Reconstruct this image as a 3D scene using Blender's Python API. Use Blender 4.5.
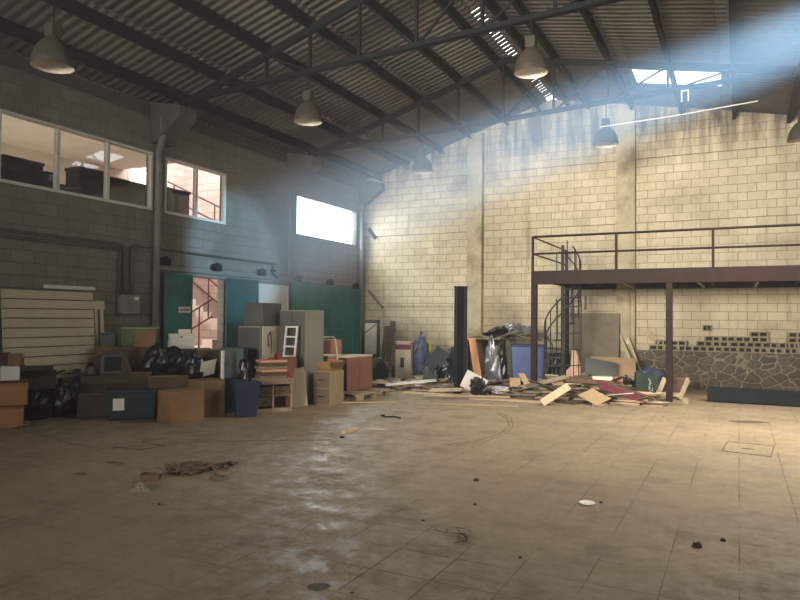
import bpy, math, random
from mathutils import Vector, Matrix, noise
R = math.radians
rnd = random.Random(7)
for o in list(bpy.data.objects): bpy.data.objects.remove(o)
S = bpy.context.scene
COL = S.collection

# ------------------------------------------------------------------ camera
FPX, YAW, PITCH, ROLL, EYE = 670.94, 0.4674, 0.0263, 0.0097, 1.6
WL, WB, WR, WF = -10.28, 17.8, 3.6, -9.0          # inner faces: left, back, right, front
cy_, sy_ = math.cos(YAW), math.sin(YAW)
FW = Vector((-sy_*math.cos(PITCH), cy_*math.cos(PITCH), math.sin(PITCH)))
R0 = Vector((cy_, sy_, 0)); U0 = R0.cross(FW)
RT = R0*math.cos(ROLL) + U0*math.sin(ROLL)
UP = U0*math.cos(ROLL) - R0*math.sin(ROLL)
cam = bpy.data.cameras.new('camera'); cam.sensor_width = 36; cam.lens = 36*FPX/800
cam.clip_start = .05; cam.clip_end = 300
co = bpy.data.objects.new('camera', cam); COL.objects.link(co)
m3 = Matrix((RT, UP, -FW)).transposed()
co.matrix_world = Matrix.Translation((0, 0, EYE)) @ m3.to_4x4()
S.camera = co

# ------------------------------------------------------------------ view, sky, lights
S.view_settings.view_transform = 'Standard'; S.view_settings.look = 'None'
S.view_settings.exposure = 0.0; S.view_settings.gamma = 1; S.view_settings.use_curve_mapping = False
S.cycles.diffuse_bounces = 5; S.cycles.max_bounces = 10; S.cycles.sample_clamp_indirect = 6

w = bpy.data.worlds.new('sky'); S.world = w; w.use_nodes = True
w.node_tree.nodes['Background'].inputs[0].default_value = (.86, .93, 1, 1)
w.node_tree.nodes['Background'].inputs[1].default_value = 5.0

def area(name, loc, target, sx, sy, power, color, spread=180):
    l = bpy.data.lights.new(name, 'AREA'); l.shape = 'RECTANGLE'; l.size = sx; l.size_y = sy
    l.energy = power; l.color = color; l.spread = R(spread)
    o = bpy.data.objects.new(name, l); COL.objects.link(o); o.location = loc
    o.rotation_euler = (Vector(target)-Vector(loc)).to_track_quat('-Z', 'Y').to_euler()
    return o
# daylight through the tall gate in the front wall, behind the photographer
area('gate_daylight', (-3.4, WF-.15, 3.6), (-2.4, 17, 5.4), 5.2, 3.0, 575, (1, .91, .8), 43)
# daylight through the roof light near the right wall and through the high window
area('roof_daylight', (2.3, 10.5, 5.75), (.9, 11.2, 0), 1.0, 5.3, 640, (1, .92, .8), 125)
area('window_daylight', (WL-.6, 15.85, 4.7), (-5, 14.6, 1.2), 2.9, 1.0, 330, (.86, .94, 1), 170)
area('stairwell_daylight', (-12.2, 13.0, 6.7), (-12.2, 13.2, 0), 2.6, 1.6, 60, (1, .94, .9), 170)
area('stair_fill_light', (-12.3, 10.0, 1.7), (-12.3, 14, 1.4), 2.6, 1.6, 52, (1, .96, .93), 150)  # unseen fill lamp, added low in the stairwell to brighten its end wall
area('office_daylight', (-12.6, 7.8, 3.0), (-12.6, 8.0, 6), 1.2, 5, 42, (1, .95, .87), 180)
# added spot lamp behind an unseen made-up slot, casting the blue beam
sl = bpy.data.lights.new('beam_spot', 'SPOT'); sl.energy = 46000; sl.color = (.34, .66, 1)
sl.spot_size = R(12.5); sl.spot_blend = .8; sl.shadow_soft_size = .03
SH0, SH1 = Vector((3.36, 6.73, 4.86)), Vector((-10.28, 12.0, 2.95))
so = bpy.data.objects.new('beam_spot', sl); COL.objects.link(so)
so.location = SH0 + (SH0-SH1).normalized()*.75
so.rotation_euler = (SH1-SH0).to_track_quat('-Z', 'Y').to_euler()

# ------------------------------------------------------------------ helpers
def ray(px, py): return FW*FPX + RT*(px-400) - UP*(py-300)
C0 = Vector((0, 0, EYE))
def G(px, py, z=0.):
    d = ray(px, py); return C0 + d*((z-EYE)/d.z)
def onX(px, py, x=WL):
    d = ray(px, py); return C0 + d*(x/d.x)
def onY(px, py, y=WB):
    d = ray(px, py); return C0 + d*(y/d.y)
def W(px, py, s):
    return C0 + ray(px, py)/s              # s = pixels per metre at that depth
def srgb(r, g, b):
    f = lambda c: (c/255/12.92) if c/255 <= .04045 else ((c/255+.055)/1.055)**2.4
    return (f(r), f(g), f(b), 1)

MATS = {}
def base_mat(name):
    m = bpy.data.materials.new(name); m.use_nodes = True
    nt = m.node_tree; b = nt.nodes['Principled BSDF']
    return m, nt, b
def N(nt, t, **kw):
    n = nt.nodes.new(t)
    for k, v in kw.items(): setattr(n, k, v)
    return n
def mixc(nt, fac, a, b, mode='MIX'):
    n = N(nt, 'ShaderNodeMix', data_type='RGBA', blend_type=mode)
    for i, v in ((0, fac), (6, a), (7, b)):
        if hasattr(v, 'links'): nt.links.new(v, n.inputs[i])
        else: n.inputs[i].default_value = v
    return n.outputs[2]
def ramp(nt, src, p0, p1, c0=(0, 0, 0, 1), c1=(1, 1, 1, 1)):
    r = N(nt, 'ShaderNodeValToRGB'); e = r.color_ramp.elements
    e[0].position, e[1].position = p0, p1; e[0].color, e[1].color = c0, c1
    nt.links.new(src, r.inputs[0]); return r.outputs[0]
def noise_tex(nt, vec, scale, detail=4, rough=.6):
    n = N(nt, 'ShaderNodeTexNoise'); n.inputs['Scale'].default_value = scale
    n.inputs['Detail'].default_value = detail; n.inputs['Roughness'].default_value = rough
    if vec is not None: nt.links.new(vec, n.inputs['Vector'])
    return n.outputs[0]
def bump(nt, b, h, strength, dist=.01):
    n = N(nt, 'ShaderNodeBump'); n.inputs['Strength'].default_value = strength
    n.inputs['Distance'].default_value = dist
    nt.links.new(h, n.inputs['Height']); nt.links.new(n.outputs[0], b.inputs['Normal'])
def M(name, rgb, rough=.75, vary=.25, scale=6, metal=0, bmp=.15, per=0., stretch=None, dirt=None, spec=.4):
    """plain painted / raw surface with mottling; per = brightness spread from one object to the next"""
    if name in MATS: return MATS[name]
    m, nt, b = base_mat(name)
    tc = N(nt, 'ShaderNodeTexCoord').outputs['Object']
    if stretch:
        mp = N(nt, 'ShaderNodeMapping'); mp.inputs['Scale'].default_value = stretch
        nt.links.new(tc, mp.inputs[0]); tc = mp.outputs[0]
    c = srgb(*rgb); n = noise_tex(nt, tc, scale)
    lo = tuple(x*(1-vary) for x in c[:3])+(1,); hi = tuple(min(1, x*(1+vary)) for x in c[:3])+(1,)
    col = mixc(nt, ramp(nt, n, .3, .7), lo, hi)
    if dirt:
        d = ramp(nt, noise_tex(nt, tc, scale*.45, 6, .7), .5, .68)
        col = mixc(nt, d, col, srgb(*dirt))
    if per:
        oi = N(nt, 'ShaderNodeObjectInfo').outputs['Random']
        col = mixc(nt, 1., col, ramp(nt, oi, 0, 1, (1-per,)*3+(1,), (1+per*.4,)*3+(1,)), 'MULTIPLY')
    nt.links.new(col, b.inputs['Base Color'])
    b.inputs['Roughness'].default_value = rough; b.inputs['Metallic'].default_value = metal
    b.inputs['Specular IOR Level'].default_value = spec
    if bmp: bump(nt, b, noise_tex(nt, tc, scale*6), bmp, .004)
    MATS[name] = m; return m

class MB:
    def __init__(s): s.v = []; s.f = []
    def add(s, vs, fs):
        k = len(s.v); s.v += [tuple(v) for v in vs]; s.f += [tuple(i+k for i in f) for f in fs]; return s
    def box(s, c, d, rot=None):
        c = Vector(c); hx, hy, hz = d[0]/2, d[1]/2, d[2]/2
        vs = [Vector((x, y, z)) for z in (-hz, hz) for y in (-hy, hy) for x in (-hx, hx)]
        if rot is not None: vs = [rot @ v for v in vs]
        return s.add([v+c for v in vs], [(0, 2, 3, 1), (4, 5, 7, 6), (0, 1, 5, 4), (2, 6, 7, 3), (0, 4, 6, 2), (1, 3, 7, 5)])
    def b2(s, x0, x1, y0, y1, z0, z1): return s.box(((x0+x1)/2, (y0+y1)/2, (z0+z1)/2), (x1-x0, y1-y0, z1-z0))
    def bar(s, p, q, wd, ht, up=(0, 0, 1)):
        p, q = Vector(p), Vector(q); d = (q-p); L = d.length; d.normalize()
        u = Vector(up)
        if abs(d.dot(u)) > .98: u = Vector((1, 0, 0))
        r = d.cross(u).normalized(); u = r.cross(d)
        return s.box((p+q)/2, (wd, L, ht), Matrix((r, d, u)).transposed())
    def tube(s, pts, r, n=8, cap=True):
        pts = [Vector(p) for p in pts]; rs = r if isinstance(r, (list, tuple)) else [r]*len(pts)
        vs = []; fs = []; prev = None
        for i, p in enumerate(pts):
            d = (pts[min(i+1, len(pts)-1)]-pts[max(i-1, 0)]).normalized()
            u = prev if prev is not None else (Vector((0, 0, 1)) if abs(d.z) < .9 else Vector((1, 0, 0)))
            a = d.cross(u).normalized(); u = a.cross(d).normalized(); prev = u
            for k in range(n):
                t = 2*math.pi*k/n; vs.append(p+(a*math.cos(t)+u*math.sin(t))*rs[i])
        for i in range(len(pts)-1):
            for k in range(n):
                fs.append((i*n+k, (i+1)*n+k, (i+1)*n+(k+1) % n, i*n+(k+1) % n))
        if cap:
            fs.append(tuple(range(n))); fs.append(tuple(range(len(pts)*n-1, (len(pts)-1)*n-1, -1)))
        return s.add(vs, fs)
    def lathe(s, prof, c=(0, 0, 0), n=20):
        vs = []; fs = []
        for (r, z) in prof:
            for k in range(n):
                t = 2*math.pi*k/n; vs.append((c[0]+r*math.cos(t), c[1]+r*math.sin(t), c[2]+z))
        for i in range(len(prof)-1):
            for k in range(n): fs.append((i*n+k, i*n+(k+1) % n, (i+1)*n+(k+1) % n, (i+1)*n+k))
        return s.add(vs, fs)
    def prism(s, poly, M4, h):
        n = len(poly); vs = [M4 @ Vector((x, y, 0)) for x, y in poly]+[M4 @ Vector((x, y, h)) for x, y in poly]
        return s.add(vs, [tuple(range(n-1, -1, -1)), tuple(range(n, 2*n))]+[(i, (i+1) % n, n+(i+1) % n, n+i) for i in range(n)])
    def build(s, name, mat, parent=None, bevel=0, smooth=False, loc=None, rot=None):
        me = bpy.data.meshes.new(name); me.from_pydata(s.v, [], s.f); me.update()
        me.materials.append(mat)
        if smooth:
            for p in me.polygons: p.use_smooth = True
        o = bpy.data.objects.new(name, me); COL.objects.link(o)
        if parent: o.parent = parent
        if loc is not None: o.location = loc
        if rot is not None: o.rotation_euler = (0, 0, rot) if isinstance(rot, (int, float)) else rot
        if bevel:
            b = o.modifiers.new('edge', 'BEVEL'); b.width = bevel; b.segments = 2; b.limit_method = 'ANGLE'
        return o
def tag(o, label, cat, group=None, kind=None):
    o['label'] = label; o['category'] = cat
    if group: o['group'] = group
    if kind: o['kind'] = kind
    return o
def thing(name, label, cat, loc=(0, 0, 0), rot=0, group=None):
    o = bpy.data.objects.new(name, None); COL.objects.link(o); o.location = loc
    o.rotation_euler = (0, 0, rot) if isinstance(rot, (int, float)) else rot
    o.empty_display_size = .1
    return tag(o, label, cat, group)
def struct(o, label=None):
    o['kind'] = 'structure'
    if label: o['label'] = label
    return o
def dup(root, loc, rot, label=None, group=None):
    def cp(o, par):
        c = o.copy(); COL.objects.link(c); c.parent = par
        for ch in o.children: cp(ch, c)
        return c
    r = cp(root, None); r.location = loc
    r.rotation_euler = (0, 0, rot) if isinstance(rot, (int, float)) else rot
    if label: r['label'] = label
    if group: r['group'] = group
    return r

# ------------------------------------------------------------------ surface materials
def block_wall(name, axis, face1, face2, joint, stain, stain_amt, rough=.9, bumpy=.5, top_grey=None, wide=.012):
    m, nt, b = base_mat(name)
    tc = N(nt, 'ShaderNodeTexCoord').outputs['Object']
    sp = N(nt, 'ShaderNodeSeparateXYZ'); nt.links.new(tc, sp.inputs[0])
    cb = N(nt, 'ShaderNodeCombineXYZ'); nt.links.new(sp.outputs[axis], cb.inputs[0]); nt.links.new(sp.outputs[2], cb.inputs[1])
    wob = noise_tex(nt, tc, 2.2, 2)
    wv = N(nt, 'ShaderNodeVectorMath', operation='SCALE'); wv.inputs[3].default_value = .022
    cw = N(nt, 'ShaderNodeCombineXYZ'); nt.links.new(wob, cw.inputs[0]); nt.links.new(noise_tex(nt, tc, 3.1, 2), cw.inputs[1])
    nt.links.new(cw.outputs[0], wv.inputs[0])
    ad = N(nt, 'ShaderNodeVectorMath', operation='ADD'); nt.links.new(cb.outputs[0], ad.inputs[0]); nt.links.new(wv.outputs[0], ad.inputs[1])
    br = N(nt, 'ShaderNodeTexBrick'); nt.links.new(ad.outputs[0], br.inputs['Vector'])
    br.inputs['Scale'].default_value = 1; br.inputs['Brick Width'].default_value = .405
    br.inputs['Row Height'].default_value = .203; br.inputs['Mortar Size'].default_value = wide
    br.inputs['Mortar Smooth'].default_value = .25; br.inputs['Bias'].default_value = 0
    br.inputs['Color1'].default_value = srgb(*face1); br.inputs['Color2'].default_value = srgb(*face2)
    br.inputs['Mortar'].default_value = srgb(*joint)
    col = br.outputs['Color']
    # soot and damp: large patches, and runs that drip down
    st = ramp(nt, noise_tex(nt, tc, .8, 6, .65), .48, .72)
    mp = N(nt, 'ShaderNodeMapping'); mp.inputs['Scale'].default_value = (3, 3, .35); nt.links.new(tc, mp.inputs[0])
    st2 = ramp(nt, noise_tex(nt, mp.outputs[0], 1.2, 5, .6), .53, .75)
    mx = N(nt, 'ShaderNodeMath', operation='MAXIMUM'); nt.links.new(st, mx.inputs[0]); nt.links.new(st2, mx.inputs[1])
    ml = N(nt, 'ShaderNodeMath', operation='MULTIPLY'); nt.links.new(mx.outputs[0], ml.inputs[0]); ml.inputs[1].default_value = stain_amt
    col = mixc(nt, ml.outputs[0], col, srgb(*stain))
    sp2 = ramp(nt, noise_tex(nt, tc, 9, 5, .7), .62, .75)
    m2 = N(nt, 'ShaderNodeMath', operation='MULTIPLY'); nt.links.new(sp2, m2.inputs[0]); m2.inputs[1].default_value = .5
    col = mixc(nt, m2.outputs[0], col, srgb(*stain))
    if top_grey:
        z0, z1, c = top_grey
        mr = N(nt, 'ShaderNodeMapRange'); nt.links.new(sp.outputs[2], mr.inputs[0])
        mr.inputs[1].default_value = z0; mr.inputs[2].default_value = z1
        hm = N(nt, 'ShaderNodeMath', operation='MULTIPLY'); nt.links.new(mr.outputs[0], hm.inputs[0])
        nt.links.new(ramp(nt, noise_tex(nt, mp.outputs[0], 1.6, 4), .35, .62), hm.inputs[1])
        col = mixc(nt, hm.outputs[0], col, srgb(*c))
    nt.links.new(col, b.inputs['Base Color']); b.inputs['Roughness'].default_value = rough
    h = N(nt, 'ShaderNodeMath', operation='SUBTRACT'); nt.links.new(noise_tex(nt, tc, 40, 3), h.inputs[0]); nt.links.new(br.outputs['Fac'], h.inputs[1])
    bump(nt, b, h.outputs[0], bumpy, .012)
    MATS[name] = m; return m
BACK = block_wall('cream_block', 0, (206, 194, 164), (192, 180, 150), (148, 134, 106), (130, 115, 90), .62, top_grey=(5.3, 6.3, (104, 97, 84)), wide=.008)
LEFT = block_wall('grey_block', 1, (130, 123, 111), (120, 114, 102), (102, 96, 86), (88, 82, 72), .6, bumpy=.3, wide=.009)
PINK = block_wall('pink_block', 1, (224, 200, 188), (216, 192, 180), (192, 160, 148), (196, 164, 150), .3)
CONC = M('concrete', (176, 164, 134), .9, .18, 2.5, bmp=.25, dirt=(132, 120, 96))
CONC_D = M('dark_concrete', (82, 78, 71), .9, .25, 3, bmp=.25)
STEEL = M('dark_steel', (17, 20, 20), .75, .3, 5, bmp=.1, spec=.12)
REDST = M('red_oxide_steel', (40, 23, 20), .65, .3, 4, bmp=.1, spec=.2)
REDRL = M('red_rail', (104, 46, 36), .6, .2, 4)
GALV = M('galvanised_pipe', (116, 114, 108), .5, .2, 4)
GREEN = M('green_sheet_steel', (42, 108, 102), .6, .22, 1.5, dirt=(26, 66, 62))
GREEND = M('green_sheet_darker', (30, 72, 70), .65, .25, 1.5)  # deeper green than the other leaves
WHITE = M('white_paint', (214, 208, 196), .6, .08, 4)
CARD = M('cardboard', (146, 110, 72), .85, .2, 3, per=.3, bmp=.1)
CARD_D = M('dark_cardboard', (80, 65, 50), .88, .2, 3, per=.3, bmp=.1)
ORANGE = M('orange_wood', (156, 108, 64), .6, .18, 3, stretch=(1, 1, 8))
TERRA = M('reddish_laminate', (138, 92, 74), .55, .12, 2.5)
SALMON = M('salmon_board', (186, 132, 104), .7, .12, 2.5)
GREYL = M('grey_laminate', (138, 134, 122), .55, .1, 2)
GREYD = M('dark_grey_laminate', (82, 82, 80), .6, .14, 2)
BEIGE = M('beige_laminate', (148, 130, 98), .6, .12, 2)
BLACK = M('black_plastic', (28, 29, 31), .42, .3, 5)
BAGBK = M('black_bin_liner', (24, 25, 28), .3, .4, 9, bmp=.5)
BAGGR = M('grey_sacking', (96, 94, 88), .8, .35, 9, bmp=.5)
BAGBL = M('blue_plastic_sheet', (70, 79, 102), .4, .4, 7, bmp=.5)
BLUE = M('blue_plastic', (34, 44, 63), .45, .15, 3)
BLUEP = M('faded_blue_panel', (80, 94, 136), .6, .16, 2.2, dirt=(98, 108, 138))
TOTE = M('dark_tote_plastic', (38, 48, 48), .45, .25, 4)
DKGRN = M('dark_green_plastic', (34, 58, 46), .5, .25, 4)
COND = M('conduit_grey', (84, 81, 75), .5, .2, 4)
PAPER = M('paper', (218, 212, 198), .8, .08, 6)
WOOD = M('weathered_wood', (166, 144, 116), .85, .25, 3, per=.55, stretch=(1, 12, 12), bmp=.25)
WOODP = M('pale_wood', (194, 174, 142), .8, .16, 3, per=.25, stretch=(1, 10, 10), bmp=.2)
WOODD = M('dark_wood', (92, 72, 56), .85, .3, 3, per=.45, stretch=(1, 12, 12), bmp=.25)
PLY = M('old_plywood', (128, 118, 98), .85, .18, 1.6, dirt=(98, 90, 74))
TAN = M('tan_fibreboard', (170, 143, 108), .8, .12, 2.2)
MAROON = M('maroon_board', (104, 46, 56), .6, .18, 3)
RED = M('red_paint', (128, 36, 34), .55, .2, 4)
SILVER = M('crumpled_foil', (128, 130, 132), .35, .3, 6, metal=.35, bmp=.3)
SLATP = M('cream_slat', (198, 184, 152), .7, .1, 2, dirt=(160, 146, 116))
LEAF = M('dry_litter', (116, 96, 72), .9, .45, 14, per=.3)
BLOCK = M('hollow_block', (150, 138, 112), .92, .2, 8, per=.25, bmp=.4)
SHADE = M('dusty_lamp_enamel', (58, 54, 46), .6, .22, 6, dirt=(44, 41, 34), spec=.15)
SHADEIN = M('lamp_inside', (216, 206, 184), .4, .08, 6)
DARKIN = M('stacked_dark_goods', (40, 42, 40), .7, .5, 14, bmp=.4)
CREAM = M('cream_plaster', (226, 214, 192), .85, .05, 2)

def glass_mat():
    m, nt, b = base_mat('window_glass'); nt.nodes.remove(b)
    t = N(nt, 'ShaderNodeBsdfTransparent'); t.inputs[0].default_value = (.94, .95, .95, 1)
    g = N(nt, 'ShaderNodeBsdfGlossy'); g.inputs['Roughness'].default_value = .03
    mx = N(nt, 'ShaderNodeMixShader'); mx.inputs[0].default_value = .07
    nt.links.new(t.outputs[0], mx.inputs[1]); nt.links.new(g.outputs[0], mx.inputs[2])
    nt.links.new(mx.outputs[0], nt.nodes['Material Output'].inputs[0]); return m
GLASS = glass_mat()
def emit(name, c, s):
    m, nt, b = base_mat(name); nt.nodes.remove(b); e = N(nt, 'ShaderNodeEmission')
    e.inputs[0].default_value = c; e.inputs[1].default_value = s
    nt.links.new(e.outputs[0], nt.nodes['Material Output'].inputs[0]); return m

def floor_mat():
    m, nt, b = base_mat('worn_concrete_tiles')
    tc = N(nt, 'ShaderNodeTexCoord').outputs['Object']
    big = noise_tex(nt, tc, .35, 5, .6); mid = noise_tex(nt, tc, 1.7, 7, .7); fine = noise_tex(nt, tc, 14, 6, .7)
    col = mixc(nt, ramp(nt, big, .35, .68), srgb(141, 124, 98), srgb(164, 144, 115))
    col = mixc(nt, ramp(nt, mid, .5, .75), col, srgb(112, 99, 82))
    f = N(nt, 'ShaderNodeMath', operation='MULTIPLY'); nt.links.new(ramp(nt, fine, .5, .72), f.inputs[0]); f.inputs[1].default_value = .55
    col = mixc(nt, f.outputs[0], col, srgb(98, 86, 70))
    f3 = N(nt, 'ShaderNodeMath', operation='MULTIPLY'); nt.links.new(ramp(nt, noise_tex(nt, tc, 48, 4, .8), .5, .66), f3.inputs[0]); f3.inputs[1].default_value = .3
    col = mixc(nt, f3.outputs[0], col, srgb(92, 80, 64))
    # tile joints, worn away in places
    br = N(nt, 'ShaderNodeTexBrick'); br.offset = 0; nt.links.new(tc, br.inputs['Vector'])
    br.inputs['Scale'].default_value = 1; br.inputs['Brick Width'].default_value = .42; br.inputs['Row Height'].default_value = .42
    br.inputs['Mortar Size'].default_value = .006; br.inputs['Mortar Smooth'].default_value = .4
    jm = N(nt, 'ShaderNodeMath', operation='MULTIPLY'); nt.links.new(br.outputs['Fac'], jm.inputs[0])
    nt.links.new(ramp(nt, noise_tex(nt, tc, .9, 4), .4, .58), jm.inputs[1])
    j2 = N(nt, 'ShaderNodeMath', operation='MULTIPLY'); nt.links.new(jm.outputs[0], j2.inputs[0]); j2.inputs[1].default_value = .9
    col = mixc(nt, j2.outputs[0], col, srgb(74, 62, 48))
    nt.links.new(col, b.inputs['Base Color'])
    nt.links.new(ramp(nt, noise_tex(nt, tc, 3.4, 10, .8), .4, .6, (.36,)*3+(1,), (.85,)*3+(1,)), b.inputs['Roughness'])
    h = N(nt, 'ShaderNodeMath', operation='SUBTRACT'); nt.links.new(mid, h.inputs[0]); nt.links.new(jm.outputs[0], h.inputs[1])
    bump(nt, b, h.outputs[0], .25, .006)
    return m
def stone_mat():
    m, nt, b = base_mat('rubble_stone')
    tc = N(nt, 'ShaderNodeTexCoord').outputs['Object']
    mp = N(nt, 'ShaderNodeMapping'); mp.inputs['Scale'].default_value = (3.5, 3.5, 5.0); nt.links.new(tc, mp.inputs[0])
    ds = N(nt, 'ShaderNodeVectorMath', operation='ADD'); wn = N(nt, 'ShaderNodeTexNoise'); wn.inputs['Scale'].default_value = 2
    nt.links.new(mp.outputs[0], wn.inputs['Vector']); sc = N(nt, 'ShaderNodeVectorMath', operation='SCALE'); sc.inputs[3].default_value = .35
    nt.links.new(wn.outputs[1], sc.inputs[0]); nt.links.new(mp.outputs[0], ds.inputs[0]); nt.links.new(sc.outputs[0], ds.inputs[1])
    v = N(nt, 'ShaderNodeTexVoronoi', feature='DISTANCE_TO_EDGE', voronoi_dimensions='3D'); v.inputs['Scale'].default_value = 1
    c = N(nt, 'ShaderNodeTexVoronoi'); c.inputs['Scale'].default_value = 1
    nt.links.new(ds.outputs[0], v.inputs['Vector']); nt.links.new(ds.outputs[0], c.inputs['Vector'])
    sepc = N(nt, 'ShaderNodeSeparateColor'); nt.links.new(c.outputs['Color'], sepc.inputs[0])
    st = mixc(nt, sepc.outputs[0], srgb(84, 77, 65), srgb(116, 105, 88))
    st = mixc(nt, ramp(nt, noise_tex(nt, tc, 16, 5), .4, .7), st, srgb(82, 74, 60))
    col = mixc(nt, ramp(nt, v.outputs['Distance'],   .025, .055), srgb(140, 128, 104), st)
    nt.links.new(col, b.inputs['Base Color']); b.inputs['Roughness'].default_value = .92
    bump(nt, b, ramp(nt, v.outputs['Distance'], .02, .2), .8, .03)
    return m
def roof_mat():
    m, nt, b = base_mat('old_fibre_cement')
    tc = N(nt, 'ShaderNodeTexCoord').outputs['Object']
    col = mixc(nt, ramp(nt, noise_tex(nt, tc, .7, 5), .35, .7), srgb(86, 80, 72), srgb(110, 103, 93))
    col = mixc(nt, ramp(nt, noise_tex(nt, tc, 5, 6, .7), .5, .75), col, srgb(80, 74, 66))
    nt.links.new(col, b.inputs['Base Color']); b.inputs['Roughness'].default_value = .85
    return m

# ------------------------------------------------------------------ the setting
def wall_holes(u0, u1, z0, z1, holes):
    us = sorted({u0, u1, *[h[0] for h in holes], *[h[1] for h in holes]}); zs = sorted({z0, z1, *[h[2] for h in holes], *[h[3] for h in holes]})
    out = []
    for i in range(len(us)-1):
        for j in range(len(zs)-1):
            a, b = (us[i]+us[i+1])/2, (zs[j]+zs[j+1])/2
            if not any(h[0] < a < h[1] and h[2] < b < h[3] for h in holes): out.append((us[i], us[i+1], zs[j], zs[j+1]))
    return out
RX, RZ, SLL, SLR = -4.5, 7.57, .312, .205                 # ridge and the two slopes
def rz(x): return RZ-SLL*(RX-x) if x < RX else RZ-SLR*(x-RX)

struct(MB().b2(-15, WR+.2, WF-.2, WB+.25, -.2, 0).build('floor', floor_mat()), 'worn tan concrete tile floor')
W1 = (5.4, 9.52, 3.66, 4.8); W2 = (9.83, 11.63, 3.65, 4.79); W3 = (14.3, 17.42, 3.735, 4.8); DO = (10.5, 11.62, 0, 2.42)
mb = MB()
for a in wall_holes(WF-.2, WB+.2, 0, 5.78, [W1, W2, W3, DO]): mb.b2(WL-.18, WL, *a)
struct(mb.build('wall_left', LEFT), 'dim grey block wall with the high windows')
# back wall with its gable
poly = [(WL-.2, 0), (WR+.2, 0), (WR+.2, rz(WR+.2)-.05), (RX, RZ-.06), (WL-.2, rz(WL-.2)-.05)]
M4 = Matrix(((1, 0, 0, 0), (0, 0, 1, WB), (0, 1, 0, 0), (0, 0, 0, 1)))
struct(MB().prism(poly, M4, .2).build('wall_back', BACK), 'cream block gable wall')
ADDED_SLOT = (6.1, 7.4, 4.45, 5.25)  # unseen opening, added to let the beam spot through
mb = MB()
for a in wall_holes(WF-.2, WB+.2, 0, 5.95, [ADDED_SLOT]): mb.b2(WR, WR+.2, *a)
struct(mb.build('wall_right', LEFT))
mb = MB()
for a in wall_holes(WL-.2, WR+.2, 0, 7.5, [(-6.2, -.6, 0, 5.5)]): mb.b2(a[0], a[1], WF-.2, WF, a[2], a[3])
struct(mb.build('wall_front', CONC_D))
# corrugated roof: rows of sheets, each row lapped over the one below; a glazed gap and a roof light
PURL_L = [-9.6, -8.7, -7.62, -6.68, -5.68, -4.78]; PURL_R = [-4.0, -3.5, -2.38, -1.23, -.08, 1.05, 2.2, 3.3]
def onR(px, py):
    d = ray(px, py); return C0+d*((RZ+.03+SLR*RX-EYE)/(d.z+SLR*d.x))
SKY = (onR(636, 78).x, onR(721, 78).x, onR(678, 70).y, onR(678, 84).y); SKY2 = (1.75, 2.85, 7.8, 13.2)
def roof():
    mb = MB(); pitch = .178; n = 6; amp = .026
    rows = [(-10.6, -8.6), (-8.75, -6.6), (-6.75, -4.62), (-4.38, -2.3), (-2.45, -.0), (-.15, 2.1), (1.95, WR+.3)]
    y0, y1 = WF-.3, WB+.3
    ys = [y0+i*pitch/n for i in range(int((y1-y0)/(pitch/n))+1)]
    for k, (xa, xb) in enumerate(rows):
        up = .012 if k in (0, 6) else .02 if k in (1, 5) else .03
        xs = [xa, xb] + [h for s_ in (SKY, SKY2) for h in s_[:2] if xa < h < xb]; xs.sort()
        for i in range(len(xs)-1):
            seg = []
            for j, y in enumerate(ys):
                z = amp*math.cos(2*math.pi*(y-y0)/pitch)
                lift = lambda x: up+(.022*(x-xa)/(xb-xa) if xa < RX-.2 else .022*(xb-x)/(xb-xa))*-1
                seg.append(((xs[i], y, rz(xs[i])+z+lift(xs[i])), (xs[i+1], y, rz(xs[i+1])+z+lift(xs[i+1]))))
            vs = [v for p in seg for v in p]; fs = []
            xm = (xs[i]+xs[i+1])/2
            for j in range(len(ys)-1):
                ym = (ys[j]+ys[j+1])/2
                if any(s_[0] < xm < s_[1] and s_[2] < ym < s_[3] for s_ in (SKY, SKY2)): continue
                fs.append((2*j, 2*j+1, 2*j+3, 2*j+2))
            mb.add(vs, fs)
    # worn ridge cap whose short left hand tiles let dots of sky through
    y = y0
    while y < y1-.2:
        for s_ in (-1, 1):
            xa = RX+s_*.30; e = y+(.178 if s_ > 0 else .146 if rnd.random() < .7 else .178)
            mb.add([(RX, y, RZ+.1), (RX, e, RZ+.1), (xa, e, rz(xa)+.062), (xa, y, rz(xa)+.062)], [(0, 1, 2, 3)])
        y += .178
    o = mb.build('ceiling', roof_mat(), smooth=True)
    sd = o.modifiers.new('thick', 'SOLIDIFY'); sd.thickness = .008
    return o
struct(roof(), 'corrugated fibre cement roof sheets')
def translucent(c):
    m, nt, b = base_mat('bright_roof_glazing'); nt.nodes.remove(b)
    t = N(nt, 'ShaderNodeBsdfTranslucent'); t.inputs[0].default_value = c
    t2 = N(nt, 'ShaderNodeBsdfTransparent'); t2.inputs[0].default_value = (.95, .97, 1, 1)
    mx = N(nt, 'ShaderNodeMixShader'); mx.inputs[0].default_value = .6
    nt.links.new(t.outputs[0], mx.inputs[1]); nt.links.new(t2.outputs[0], mx.inputs[2])
    nt.links.new(mx.outputs[0], nt.nodes['Material Output'].inputs[0]); return m
TRL = translucent((.95, .95, .92, 1))
def rooflight(a, nm):
    mb = MB(); n = 24; vs = []; fs = []
    for j in range(n+1):
        y = a[2]-.02+(a[3]-a[2]+.04)*j/n
        for x in (a[0]-.02, a[1]+.02): vs.append((x, y, rz(x)+.05+.02*math.cos(2*math.pi*y/.178)))
    for j in range(n): fs.append((2*j, 2*j+1, 2*j+3, 2*j+2))
    return struct(mb.add(vs, fs).build(nm, TRL, smooth=True), 'bright translucent roof light')
rooflight(SKY, 'window_4'); rooflight(SKY2, 'window_5')

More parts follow.
